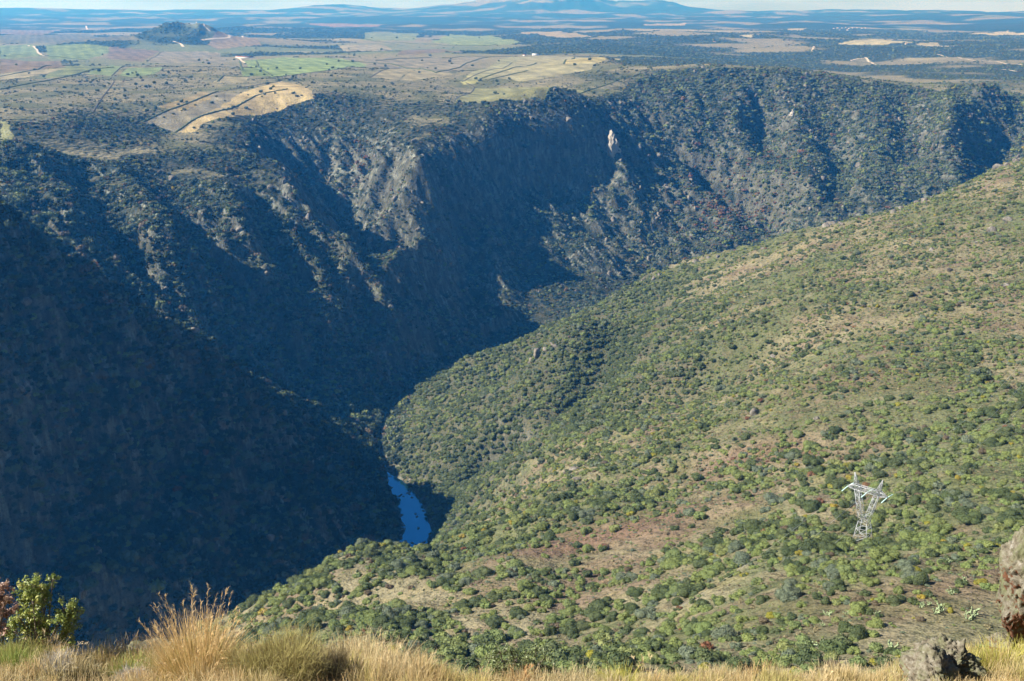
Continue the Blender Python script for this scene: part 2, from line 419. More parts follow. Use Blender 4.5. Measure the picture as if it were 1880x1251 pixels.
V = np.concatenate([V, [[0, 0, height(np.array([0.0]), np.array([0.01]))[0]]]])
# ---------------------------------------------------------------- line of sight over the sheet
_prev = np.maximum.accumulate(TZ / R_, axis=0)
_prev = np.concatenate([np.full((1, na), -1e9), _prev[:-1]], 0)
_azd = az; _rrl = rr
def seen(x, y, z, top=2.0):
    r = np.hypot(x, y); a = np.degrees(np.arctan2(x, y))
    ia = np.clip(np.searchsorted(_azd, a), 0, na - 1); ir = np.clip(np.searchsorted(_rrl, r - 4.0) - 1, 0, nr - 1)
    return (z + top) / r > _prev[ir, ia]
def cast_px(u, v, y0=5.0, y1=30000.0):
    """where the line of sight through (u, v) meets the ground"""
    dx, dy, dz = ray(u, v)
    h_ = math.hypot(dx, dy); ia = int(np.argmin(np.abs(az - math.degrees(math.atan2(dx, dy)))))
    hit = (TZ[:, ia] > rr * dz / h_) & (rr * dy / h_ > y0)
    i = int(np.argmax(hit))
    if not hit[i]: i = nr - 1
    lo, hi = rr[max(i - 2, 0)] * dy / h_, rr[i] * dy / h_
    for _ in range(7):
        m = (lo + hi) / 2
        if height(np.array([dx * m / dy]), np.array([m]))[0] > dz * m / dy: hi = m
        else: lo = m
    return dx * hi / dy, hi, dz * hi / dy
def cast_many(pts_, y0, y1=30000.0): return [cast_px(u, v, y0, y1) for u, v in pts_]

# ---------------------------------------------------------------- materials
def new_mat(name):
    m = bpy.data.materials.new(name); m.use_nodes = True
    t = m.node_tree; b = t.nodes['Principled BSDF']; b.inputs['Roughness'].default_value = 0.9
    b.inputs['Specular IOR Level'].default_value = 0.15
    return m, t, b
def N(t, kind, **k):
    n = t.nodes.new(kind)
    for a, v in k.items(): setattr(n, a, v)
    return n
def noise_node(t, vec, scale, detail=4, rough=0.55):
    n = N(t, 'ShaderNodeTexNoise'); n.inputs['Scale'].default_value = scale; n.inputs['Detail'].default_value = detail
    n.inputs['Roughness'].default_value = rough; t.links.new(vec, n.inputs['Vector']); return n.outputs['Fac']
def ramp(t, fac, stops, interp='LINEAR'):
    r = N(t, 'ShaderNodeValToRGB'); r.color_ramp.interpolation = interp
    e = r.color_ramp.elements
    while len(e) < len(stops): e.new(0.5)
    for i, (p, c) in enumerate(stops): e[i].position = p; e[i].color = (*c, 1) if len(c) == 3 else c
    t.links.new(fac, r.inputs[0]); return r.outputs[0]
def mix(t, fac, a, b, mode='MIX'):
    n = N(t, 'ShaderNodeMix', data_type='RGBA', blend_type=mode)
    for sock, v in ((n.inputs[0], fac), (n.inputs[6], a), (n.inputs[7], b)):
        if isinstance(v, (int, float)): sock.default_value = v
        elif isinstance(v, tuple): sock.default_value = (*v, 1)
        else: t.links.new(v, sock)
    return n.outputs[2]
def math_(t, op, a, b=0.5):
    n = N(t, 'ShaderNodeMath', operation=op)
    for sock, v in ((n.inputs[0], a), (n.inputs[1], b)):
        if isinstance(v, (int, float)): sock.default_value = v
        else: t.links.new(v, sock)
    return n.outputs[0]
def plain(name, c, rough=0.9, metal=0.0, var=0.25, scale=3.0):
    m, t, b = new_mat(name); g = N(t, 'ShaderNodeNewGeometry')
    f = noise_node(t, g.outputs['Position'], scale, 3)
    col = mix(t, f, tuple(x * (1 - var) for x in c), tuple(min(x * (1 + var), 1) for x in c))
    t.links.new(col, b.inputs['Base Color']); b.inputs['Roughness'].default_value = rough; b.inputs['Metallic'].default_value = metal
    return m

# ground colour, per point: soils, scrub, bare rock, fields
def ground_colors(x, y, z, slope):
    n1 = fbm(x / 160, y / 160, 4, 81); n2 = fbm(x / 45, y / 45, 4, 85); n3 = fbm(x / 16, y / 16, 3, 88)
    r = np.hypot(x, y)
    def C(*c): return np.array(c)[None, None, :]
    def L(a, b, f): return a * (1 - f[..., None]) + b * f[..., None]
    tan = C(.275, .232, .155); red = C(.215, .150, .115); green = C(.155, .165, .085); straw = C(.33, .26, .15)
    col = L(tan + 0 * x[..., None], red, smooth(-.15, .5, n2) * 0.75)
    col = L(col, green, smooth(-.3, .3, n1 + .5 * n3) * .88)
    col = L(col, straw, smooth(.3, .7, n3 - .4 * n1) * .5)
    # far walls: darker, cooler soil that deepens the gorge shade by colour, brown patches
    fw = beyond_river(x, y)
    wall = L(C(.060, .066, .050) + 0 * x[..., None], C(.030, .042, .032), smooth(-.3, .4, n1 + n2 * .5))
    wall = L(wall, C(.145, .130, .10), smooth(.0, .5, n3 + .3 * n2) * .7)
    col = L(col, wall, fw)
    rock = L(C(.20, .185, .16) + 0 * x[..., None], C(.11, .10, .09), smooth(-.3, .4, fbm(x / 7, y / 7, 3, 91)))
    rk = smooth(1.0, 1.6, slope + .6 * n3) * smooth(300, 700, r) * .6
    st = fbm((x + y) * .075, (z + .2 * x) / 38, 4, 93, .6)
    rf = smooth(.18, .34, st + .35 * n3) * smooth(.45, .8, slope) * fw
    col = L(col, C(.42, .42, .39) * (.75 + .8 * fbm(x / 5, (y + z) / 5, 3, 94))[..., None].clip(.3, 1.3), rf * .8 * (1 - .45 * smooth(150, 400, x)))
    for cu, cv, cY, ra, k_ in ((1130, 985, 500, 42, 1.), (1060, 1070, 400, 26, .6), (1790, 1125, 250, 26, .8), (1590, 735, 720, 40, .6), (1440, 800, 600, 40, .5)):
        cx, cy, cz = at(cu, cv, cY); q_ = np.exp(-(((x - cx) / (1.6 * ra)) ** 2 + ((y - cy) / ra) ** 2) * 1.2)
        col = L(col, C(.225, .140, .105), np.clip(q_ * k_ * (1 + .6 * n2), 0, .9))
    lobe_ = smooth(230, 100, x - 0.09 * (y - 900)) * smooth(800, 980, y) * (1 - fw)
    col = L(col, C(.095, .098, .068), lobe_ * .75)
    col = L(col, rock, rk)
    # plateau: grazed dry grass and heath
    pl = smooth(0.24, 0.10, slope) * fw * smooth(-300, -240, z)
    heath = L(C(.25, .215, .145) + 0 * x[..., None], C(.32, .27, .18), smooth(-.2, .4, n2))
    heath = L(heath, C(.16, .16, .085), smooth(-.05, .4, n1) * .8)
    col = L(col, heath, pl)
    # far country: woodland with clearings
    fr = smooth(3400, 4200, y)
    nf = fbm(x / 900, y / 700, 4, 95); nf2 = fbm(x / 3200, y / 2200, 3, 97)
    openland = L(C(.30, .25, .165) + 0 * x[..., None], C(.21, .22, .12), smooth(0, .5, nf2))
    wood = C(.045, .062, .036)
    leftness = smooth(600, -600, x / np.maximum(r, 1) * 6000)
    wf = smooth(-.25, .05, nf + .5 * nf2 + .25 - .75 * leftness * smooth(10000, 6500, r))
    farc = L(openland, wood, wf * .92)
    clear = smooth(.62, .8, fbm(x / 1500, y / 900, 3, 99)) * smooth(4000, 6000, r)
    farc = L(farc, C(.42, .35, .24), clear * .8)
    col = L(col, farc, fr)
    # bed and banks of the river
    rd, hw = river_dist(x, y)
    bank = smooth(11, 3, rd - hw) * (y < 1290)
    col = L(col, C(.20, .19, .17) * (0.8 + .5 * n3[..., None]), bank * .8)
    # the brow in front
    nr_ = smooth(40, 14, r)
    brow = L(C(.20, .14, .075) + 0 * x[..., None], C(.30, .225, .12), smooth(-.3, .3, fbm(x / 1.1, y / 1.1, 3, 101)))
    col = L(col, brow, nr_)
    return np.clip(col, 0.01, 1)

gz0, gz1 = np.gradient(TZ, axis=0), np.gradient(TZ, axis=1)
dr = np.gradient(rr)[:, None]; da = np.radians(np.gradient(az))[None, :] * R_
SL = np.hypot(gz0 / dr, gz1 / np.maximum(da, 1e-3))
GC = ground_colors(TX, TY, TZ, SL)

def inside_poly(x, y, poly):
    ins = np.zeros(x.shape, bool); n = len(poly)
    for i in range(n):
        x1, y1 = poly[i]; x2, y2 = poly[(i + 1) % n]
        c = ((y1 > y) != (y2 > y)) & (x < (x2 - x1) * (y - y1) / (y2 - y1 + 1e-12) + x1)
        ins ^= c
    return ins
STRAW, PALE, GREEN, PLOUGH, MAUVE = (.46,.36,.22), (.36,.30,.20), (.235,.275,.135), (.24,.175,.13), (.29,.245,.185)
FIELDS = [   # outlines surveyed on the plateau (u, v), colour, lowest Y
 ([(330,244),(352,243),(450,212),(540,192),(578,181),(574,170),(550,156),(515,149),(440,172)], (.55,.41,.23)),
 ([(262,224),(330,244),(440,172),(400,170)], MAUVE), ([(290,196),(350,178),(372,168),(395,176),(335,206)], (.36,.27,.15)),
 ([(390,152),(410,140),(463,141),(445,153)], PALE), ([(160,136),(205,118),(228,122),(207,140)], GREEN), ([(218,138),(236,125),(300,124),(285,136),(240,142)], GREEN),
 ([(110,124),(150,118),(200,124),(120,140),(60,146)], (.22,.23,.11)),
 ([(0,84),(60,82),(80,104),(0,108)], GREEN), ([(84,84),(200,86),(205,96),(160,110),(90,108)], (.23,.27,.11)), ([(200,86),(294,94),(260,114),(196,108)], PLOUGH),
 ([(298,94),(400,96),(420,118),(270,114)], MAUVE), ([(0,108),(110,112),(120,124),(0,136)], (.25,.18,.12)), ([(0,136),(120,126),(60,140),(0,148)], PALE),
 ([(445,112),(520,105),(690,112),(620,128),(540,138),(500,142),(470,128)], (.265,.32,.14)), ([(440,124),(470,126),(500,140),(445,140)], (.21,.25,.10)),
 ([(620,106),(900,105),(820,134),(770,130),(690,124)], MAUVE), ([(680,142),(735,125),(770,128),(730,147)], PALE), ([(735,147),(770,128),(830,136),(760,148)], PALE),
 ([(850,148),(935,104),(975,106),(905,145)], (.34,.31,.19)), ([(900,142),(970,104),(1030,102),(1140,108),(1085,128),(960,150)], (.38,.33,.21)),
 ([(845,150),(880,145),(872,154),(850,156)], (.42,.38,.18)), ([(835,185),(870,162),(1010,160),(1080,168),(1000,183),(880,190)], (.27,.25,.13)),
 ([(1035,118),(1050,107),(1115,108),(1100,116)], (.46,.37,.19)), ([(0,222),(12,225),(24,250),(0,262)], (.36,.34,.18)),
 ([(740,92),(795,90),(850,96),(760,102),(730,101)], (.24,.18,.12)), ([(825,62),(905,66),(960,78),(900,84),(790,78)], (.27,.30,.13)), ([(670,60),(770,62),(760,76),(665,74)], (.25,.26,.13)),
 ([(955,60),(1020,58),(1110,68),(1040,70)], (.40,.31,.19)), ([(0,54),(110,55),(60,66),(0,64)], PLOUGH), ([(0,66),(160,62),(260,74),(100,82),(0,80)], (.19,.17,.11)),
 ([(380,82),(450,66),(480,84),(400,92)], (.33,.24,.15)), ([(620,84),(700,82),(720,92),(640,96)], PALE), ([(1535,82),(1610,72),(1680,80),(1600,84)], (.50,.42,.26)),
 ([(1680,80),(1720,78),(1760,86),(1700,86)], (.46,.38,.24)), ([(1780,62),(1850,56),(1900,62),(1820,66)], (.55,.46,.32)), ([(1425,54),(1480,52),(1470,57)], (.5,.42,.3)),
 ([(1355,66),(1385,63),(1380,70)], (.55,.47,.34)), ([(560,42),(700,46),(680,50),(570,46)], (.30,.2,.16)), ([(1180,46),(1260,41),(1255,47)], (.45,.36,.25)),
 ([(1560,112),(1590,106),(1620,118),(1580,122)], (.24,.21,.14)),
]
_m = (TY > 1500) & (np.abs(A_) < math.radians(29))
_fy = TX[_m], TY[_m]
_fc = GC[_m]
field_edges = []
for poly, c in FIELDS:
    wp = [p[:2] for p in cast_many(poly, 1400.0)]
    field_edges.append(wp)
    jx = _fy[0] + 5 * pnoise(_fy[0] / 40, _fy[1] / 40, 3); jy = _fy[1] + 5 * pnoise(_fy[0] / 40, _fy[1] / 40, 4)
    ins = inside_poly(jx, jy, wp)
    v_ = 1 + .30 * fbm(_fy[0][ins] / 90, _fy[1][ins] / 60, 4, 7) + .12 * np.sin(_fy[0][ins] * .12 + _fy[1][ins] * .05)
    _fc[ins] = np.array(c)[None, :] * v_[:, None]
GC[_m] = _fc

m_ground, t, b = new_mat('ground')
g = N(t, 'ShaderNodeNewGeometry'); P = g.outputs['Position']
at_ = N(t, 'ShaderNodeVertexColor', layer_name='soil')
n_a = noise_node(t, P, 0.35, 5, 0.65); n_b = noise_node(t, P, 0.035, 5, 0.6); n_c = noise_node(t, P, 2.2, 4, .65)
rA = ramp(t, n_a, [(.34, (.40,.44,.40)), (.47, (.90,.92,.90)), (.58, (1.0,1.0,1.0)), (.70, (1.25,1.22,1.15))])
rB = ramp(t, n_b, [(.32, (.70,.72,.66)), (.62, (1.0,1.0,1.0))])
c1 = mix(t, 1.0, at_.outputs['Color'], rA, 'MULTIPLY'); c1 = mix(t, 1.0, c1, rB, 'MULTIPLY')
c1 = mix(t, 1.0, c1, ramp(t, n_c, [(.36, (.62,.64,.62)), (.52, (1,1,1)), (.68, (1.2,1.18,1.1))]), 'MULTIPLY')
sc = mix(t, 1.0, c1, (.88, .92, .88), 'MULTIPLY')
t.links.new(sc, b.inputs['Base Color']); b.inputs['Roughness'].default_value = 1.0; b.inputs['Specular IOR Level'].default_value = 0.05
bm_ = N(t, 'ShaderNodeBump'); bm_.inputs['Strength'].default_value = 0.9; bm_.inputs['Distance'].default_value = 0.9
t.links.new(n_a, bm_.inputs['Height'])
bm2 = N(t, 'ShaderNodeBump'); bm2.inputs['Strength'].default_value = .8; bm2.inputs['Distance'].default_value = 5.0; t.links.new(noise_node(t, P, .11, 4, .7), bm2.inputs['Height']); t.links.new(bm2.outputs[0], bm_.inputs['Normal'])
nearm = N(t, 'ShaderNodeMapRange'); cd_ = N(t, 'ShaderNodeVectorMath', operation='LENGTH'); t.links.new(P, cd_.inputs[0]); t.links.new(cd_.outputs['Value'], nearm.inputs[0]); nearm.inputs[1].default_value = 20; nearm.inputs[2].default_value = 400; t.links.new(nearm.outputs[0], bm2.inputs['Strength'])
t.links.new(bm_.outputs[0], b.inputs['Normal'])
ground = mesh_obj('ground', V, quads, m_ground, smooth_shade=True)
tag(ground, kind='structure')
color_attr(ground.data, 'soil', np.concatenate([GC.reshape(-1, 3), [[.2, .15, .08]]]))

# ---------------------------------------------------------------- the river
m_water, t, b = new_mat('river_water')
b.inputs['Base Color'].default_value = (.035, .31, .54, 1); b.inputs['Metallic'].default_value = .85; b.inputs['Roughness'].default_value = 0.12
g = N(t, 'ShaderNodeNewGeometry'); nn = noise_node(t, g.outputs['Position'], 0.6, 3)
bm_ = N(t, 'ShaderNodeBump'); bm_.inputs['Strength'].default_value = 0.25; bm_.inputs['Distance'].default_value = 0.05
t.links.new(nn, bm_.inputs['Height']); t.links.new(bm_.outputs[0], b.inputs['Normal'])
rv, rf = [], []
for i, (p, hw_) in enumerate(zip(RIVER, RIVER_W)):
    a_ = RIVER[max(i - 1, 0)]; b_ = RIVER[min(i + 1, len(RIVER) - 1)]
    d = (b_ - a_) / np.hypot(*(b_ - a_)); n_ = np.array([-d[1], d[0]])
    for s_ in (-1, 1): rv.append((*(p + n_ * s_ * (hw_ + 7)), RIVER_Z))
    if i: k = 2 * i; rf.append((k - 2, k - 1, k + 1, k))
river = tag(mesh_obj('river', rv, rf, m_water), kind='structure')

# ---------------------------------------------------------------- leaf and crown meshes
def rnd_unit(n, rs):
    v = rs.normal(size=(n, 3)); return v / np.linalg.norm(v, axis=1)[:, None]
def ico(sub):
    import bmesh
    bm = bmesh.new(); bmesh.ops.create_icosphere(bm, subdivisions=sub, radius=1.0)
    v = np.array([x.co[:] for x in bm.verts]); f = np.array([[x.index for x in y.verts] for y in bm.faces]); bm.free(); return v, f
ICO2, ICO3 = ico(2), ico(3)
def noise3(v, s, seed=0):
    return np.array([mnoise.noise((Vector(p) * s) + Vector((seed * 7.3, seed * 3.1, seed * 1.7))) for p in v])
def crown(seed, n_lobes, n_leaf, leaf, flat=0.75, core=0.84, sub=2, open_=0.0):
    """unit-radius crown sitting on z = 0: lobes wrapped in many small leaf faces"""
    rs = np.random.RandomState(seed)
    lob = []
    for i in range(n_lobes):
        a = rs.rand() * 6.283; d = rs.rand() ** .6 * .58; h = .30 + rs.rand() * .52 * (1 - d * .7)
        lob.append((math.cos(a) * d, math.sin(a) * d, h, .30 + .22 * rs.rand()))
    lob = np.array(lob); lob[0] = (0, 0, .42, .52)
    vs, fs = [], []; n = 0
    sv, sf = ICO2 if sub == 2 else ICO3
    if sub == 1: sv, sf = ico(1)
    for (x, y, z, r) in lob:
        q = sv * (r * core) * (1 + .22 * noise3(sv, 2.2, seed + x * 9))[:, None]
        q = q * [1, 1, flat] + [x, y, z * flat]; q[:, 2] = np.maximum(q[:, 2], -.15)
        vs.append(q); fs.append(sf + n); n += len(q)
    core_v = np.concatenate(vs); core_f = np.concatenate(fs)
    w_ = lob[:, 3] ** 2; k = rs.choice(n_lobes, n_leaf, p=w_ / w_.sum())
    d = rnd_unit(n_leaf, rs); d[:, 2] = np.where(rs.rand(n_leaf) < .7, np.abs(d[:, 2]), d[:, 2])
    rad = lob[k, 3] * (0.84 + .26 * rs.rand(n_leaf) ** 1.5)
    c = lob[k, :3] + d * rad[:, None]; c[:, 2] *= flat
    # drop leaves buried inside other lobes
    dist = np.linalg.norm((c[:, None, :] / [1, 1, flat]) - lob[None, :, :3], axis=2) / lob[None, :, 3]
    ok = (np.sort(dist, axis=1)[:, 0] > .8) & (c[:, 2] > 0.0)
    c, d = c[ok], d[ok]; m = len(c)
    nrm = d + rnd_unit(m, rs) * .75; nrm /= np.linalg.norm(nrm, axis=1)[:, None]
    ax = np.cross(nrm, rnd_unit(m, rs)); ax /= np.linalg.norm(ax, axis=1)[:, None]; bx = np.cross(nrm, ax)
    s = leaf * (.6 + .8 * rs.rand(m))[:, None]
    q = np.stack([c - ax * s, c - bx * s * .55, c + ax * s, c + bx * s * .55], 1).reshape(-1, 3)
    qf = (np.arange(m * 4).reshape(m, 4)) + n
    return np.concatenate([core_v, q]), [tuple(f) for f in core_f] + [tuple(f) for f in qf]

def leaf_mat(name, cols, patch=3.0, trans=0.12):
    m, t, b = new_mat(name)
    oi = N(t, 'ShaderNodeObjectInfo'); g = N(t, 'ShaderNodeNewGeometry')
    c = ramp(t, oi.outputs['Random'], [(i / max(len(cols) - 1, 1), c) for i, c in enumerate(cols)])
    v = N(t, 'ShaderNodeVectorMath', operation='MULTIPLY_ADD')
    tc = N(t, 'ShaderNodeTexCoord'); 
    f = noise_node(t, tc.outputs['Object'], patch, 3, .6)
    c = mix(t, 1.0, c, ramp(t, f, [(.30, (.62,.66,.62)), (.52, (.92,.92,.92)), (.72, (1.0,.98,.86))]), 'MULTIPLY')
    f2 = noise_node(t, tc.outputs['Object'], 19.0, 2, .6)
    c = mix(t, 1.0, c, ramp(t, f2, [(.35, (.72,.74,.72)), (.65, (1,1,1))]), 'MULTIPLY')
    c = mix(t, 1.0, c, (.95, 1.0, .95), 'MULTIPLY')
    t.links.new(c, b.inputs['Base Color']); b.inputs['Roughness'].default_value = 0.7; b.inputs['Specular IOR Level'].default_value = .25
    tr = N(t, 'ShaderNodeBsdfTranslucent'); t.links.new(c, tr.inputs[0]); ms = N(t, 'ShaderNodeMixShader'); ms.inputs[0].default_value = trans
    out = t.nodes['Material Output']; t.links.new(b.outputs[0], ms.inputs[1]); t.links.new(tr.outputs[0], ms.inputs[2]); t.links.new(ms.outputs[0], out.inputs['Surface'])
    return m
M_OAK = leaf_mat('oak_leaves', [(.085,.112,.048), (.115,.14,.062), (.10,.13,.05), (.135,.155,.072)])
M_OLIVE = leaf_mat('olive_leaves', [(.21,.235,.085), (.235,.275,.09), (.205,.25,.10), (.27,.28,.105)])
M_LIME = leaf_mat('bright_leaves', [(.25,.29,.095), (.28,.31,.105), (.22,.28,.10)])
M_GREY = leaf_mat('grey_leaves', [(.16,.19,.13), (.195,.22,.15), (.165,.195,.14)])
M_YELLOW = leaf_mat('yellow_leaves', [(.36,.32,.045), (.31,.28,.05), (.42,.30,.05)])
M_BROWN = leaf_mat('heath_leaves', [(.19,.135,.095), (.16,.12,.08), (.21,.16,.105)])
M_RED = leaf_mat('autumn_leaves', [(.26,.11,.06), (.23,.11,.07), (.28,.16,.07)])
M_STRAW = leaf_mat('straw_tussock', [(.34,.27,.155), (.30,.25,.15), (.38,.30,.18)])
M_DARK = leaf_mat('shade_dark_leaves', [(.028,.045,.028), (.04,.06,.036), (.05,.07,.04)])  # leaf colour kept very dark to deepen the shade in the gorge
KINDS = [('oak', M_OAK), ('olive', M_OLIVE), ('lime', M_LIME), ('grey', M_GREY), ('yellow', M_YELLOW), ('brown', M_BROWN), ('red', M_RED), ('dark', M_DARK), ('straw', M_STRAW)]
NK = len(KINDS); NSH = 3
def protos(tagname, lobes, leaves, leaf, sub, shapes):
    """template meshes kept out of the scene; one per colour and shape"""
    c = bpy.data.collections.new(tagname); out = []
    geo = [crown(100 + s * 13 + lobes, lobes + s, leaves, leaf, flat=(.72, .82, .64)[s % 3], sub=sub) for s in range(shapes)]
    k = 0
    for kn, m in KINDS:
        for s in range(shapes):
            o = mesh_obj('%s_%02d' % (tagname, k), geo[s][0], geo[s][1], m, link=False)
            c.objects.link(o); out.append(o); k += 1
    return c, out
C_NEAR, P_NEAR = protos('shrub_near', 8, 4200, .040, 2, 3)
C_MID, P_MID = protos('shrub_mid', 6, 900, .072, 2, 3)
C_FAR, P_FAR = protos('shrub_far', 4, 90, .19, 1, 2)

def scatter(name, coll, pos, scl, rot, pid, label, cat=None, parent=None):
    """one object that carries the template shrubs at many points"""
    me = bpy.data.meshes.new(name); me.vertices.add(len(pos)); me.vertices.foreach_set('co', np.asarray(pos, np.float32).ravel())
    for an, ty, arr in (('scl', 'FLOAT_VECTOR', scl), ('rot', 'FLOAT_VECTOR', rot)):
        a = me.attributes.new(an, ty, 'POINT'); a.data.foreach_set('vector', np.asarray(arr, np.float32).ravel())
    a = me.attributes.new('pid', 'INT', 'POINT'); a.data.foreach_set('value', np.asarray(pid, np.int32))
    me.update()
    o = bpy.data.objects.new(name, me); COL.objects.link(o)
    ng = bpy.data.node_groups.new(name, 'GeometryNodeTree')
    ng.interface.new_socket('Geometry', in_out='INPUT', socket_type='NodeSocketGeometry'); ng.interface.new_socket('Geometry', in_out='OUTPUT', socket_type='NodeSocketGeometry')
    gi = ng.nodes.new('NodeGroupInput'); go = ng.nodes.new('NodeGroupOutput')
    ip = ng.nodes.new('GeometryNodeInstanceOnPoints'); ci = ng.nodes.new('GeometryNodeCollectionInfo')
    ci.inputs['Collection'].default_value = coll; ci.inputs['Separate Children'].default_value = True; ci.inputs['Reset Children'].default_value = True
    def attr(n, ty):
        x = ng.nodes.new('GeometryNodeInputNamedAttribute'); x.data_type = ty; x.inputs['Name'].default_value = n
        return [s for s in x.outputs if s.enabled][0]
    ng.links.new(gi.outputs[0], ip.inputs['Points']); ng.links.new(ci.outputs[0], ip.inputs['Instance'])
    ip.inputs['Pick Instance'].default_value = True
    ng.links.new(attr('pid', 'INT'), ip.inputs['Instance Index'])
    ng.links.new(attr('rot', 'FLOAT_VECTOR'), ip.inputs['Rotation']); ng.links.new(attr('scl', 'FLOAT_VECTOR'), ip.inputs['Scale'])
    ng.links.new(ip.outputs[0], go.inputs[0])
    md = o.modifiers.new('spread', 'NODES'); md.node_group = ng
    tag(o, label, cat, kind='stuff'); return o

def at_ground(x, y): return height(x, y)
# ---------------------------------------------------------------- vegetation on the slopes
rs = np.random.RandomState(21)
def wedge(n, y0, y1, half=0.56):
    y = np.sqrt(rs.rand(n) * (y1 * y1 - y0 * y0) + y0 * y0); return (rs.rand(n) * 2 - 1) * half * y, y
def slope_at(x, y, e=4.0):
    return np.hypot(height(x + e, y) - height(x - e, y), height(x, y + e) - height(x, y - e)) / (2 * e)
def is_far_side(x, y): return beyond_river(x, y) > .5
def pick(w, n):
    w = np.array((list(w) + [0] * 12)[:len(KINDS)], float); return rs.choice(len(w), n, p=w / w.sum())
PYL = cast_px(1584, 996, 200, 800)

nx_, ny_ = wedge(100000, 170, 1720)
m = ~is_far_side(nx_, ny_)
nx_, ny_ = nx_[m], ny_[m]
d1 = fbm(nx_ / 70, ny_ / 70, 3, 201); d2 = fbm(nx_ / 22, ny_ / 22, 3, 203)
lobe = smooth(260, 120, nx_ - 0.09 * (ny_ - 900)) * smooth(780, 950, ny_)
rd, hw = river_dist(nx_, ny_)
nz_ = height(nx_, ny_)
upper = smooth(520, 900, ny_) * smooth(-40, 160, nx_)
dens = .86 + .8 * d1 + .75 * d2 - .26 * upper + .6 * lobe + .6 * (fold_dist(nx_, ny_) < 38)
# bare reddish clearing and the slope below the pylon
for cu, cv, ry, dd in ((1130, 985, 40, 1.2), (1790, 1120, 22, 1.1), (1440, 1090, 16, .6), (1060, 1055, 14, .7), (1180, 1075, 12, .7), (1600, 730, 30, .8), (1420, 780, 40, .5)):
    cx, cy, cz = cast_px(cu, cv, 150, 3000); dens = dens - dd * np.exp(-(((nx_ - cx) / (ry * 1.5)) ** 2 + ((ny_ - cy) / ry) ** 2))
ok = (rs.rand(len(nx_)) < np.clip(dens, .03, 1)) & (rd > hw + 5) & in_frame(nx_, ny_, nz_, 50)
ok &= np.hypot(nx_ - PYL[0], ny_ - PYL[1] + 2) > 5.0
nx_, ny_, nz_, lobe, upper, d1, d2 = [a[ok] for a in (nx_, ny_, nz_, lobe, upper, d1, d2)]
ok = seen(nx_, ny_, nz_, 4.0)
nx_, ny_, nz_, lobe, upper, d1, d2 = [a[ok] for a in (nx_, ny_, nz_, lobe, upper, d1, d2)]
n = len(nx_)
rad = np.exp(rs.normal(size=n) * .42 + math.log(2.15)) * (1 + .12 * lobe - .22 * upper) * (.85 + .25 * smooth(300, 800, ny_))
inf_ = fold_dist(nx_, ny_) < 38
rad = np.clip(rad * (1 + .3 * lobe) * (1 + .18 * smooth(700, 450, ny_) - .30 * smooth(380, 240, ny_)) * (1 + .25 * inf_), .6, 5.8)
kind = np.where(rs.rand(n) < .36 + .4 * lobe + .3 * d1, pick([.62, .22, .02, .14, 0, 0, 0, 0], n), pick([.05, .50, .27, .07, .035, .06, .012, 0], n))
kind = np.where((rad > 3.4) & (kind > 1) & (kind != 3), 0, kind)
kind = np.where(inf_ & (rs.rand(n) < .85), 0, kind)
shape = rs.randint(0, NSH, n)
hsc = rad * (.85 + .35 * rs.rand(n))
S3 = np.stack([rad * (.9 + .2 * rs.rand(n)), rad * (.9 + .2 * rs.rand(n)), hsc], 1)
R3 = np.stack([(rs.rand(n) - .5) * .2, (rs.rand(n) - .5) * .2, rs.rand(n) * 6.283], 1)
P3 = np.stack([nx_, ny_, nz_ - .15 * rad], 1)
uu, vv, zc = project(nx_, ny_, nz_ + rad * .5)
big = np.where((uu > 5) & (uu < 1875) & (vv > 0) & (vv < 1165) & seen(nx_, ny_, nz_, .8), rad / zc, 0)
# the lowest rows of the hillside stand behind the brow
order = np.argsort(-big)[:300]
isbig = np.zeros(n, bool); isbig[order] = True
SHAPEW = ['rounded', 'broad low', 'tall domed']
COLW = ['dark oak', 'olive green', 'bright green', 'grey green', 'yellow leaved', 'brown heath', 'rusty autumn', 'deep green']
MARKS = [((1590, 930), 'the lattice pylon'), ((1735, 1190), 'the lichened boulder'), ((1860, 1060), 'the tall leaning rock'), ((1130, 985), 'the reddish clearing'),
         ((360, 1150), 'the feathery grass tuft'), ((530, 1190), 'the broom bush'), ((760, 1000), 'the river pool'), ((950, 1215), 'the leafy brow shrub'),
         ((1040, 1050), 'the clustered oaks'), ((1560, 1060), 'the slope under the pylon'), ((1300, 1120), 'the bare diagonal strip'), ((1700, 930), 'the dark oak thicket'), ((1400, 900), 'the mid slope thicket'), ((700, 1110), 'the lower spur')]
bxy = np.stack([uu[order], vv[order]], 1)
def direction(du_, dv_):
    if abs(du_) > abs(dv_) * 1.6: return 'right of' if du_ > 0 else 'left of'
    return 'below' if dv_ > 0 else 'above'
used_labels = {}
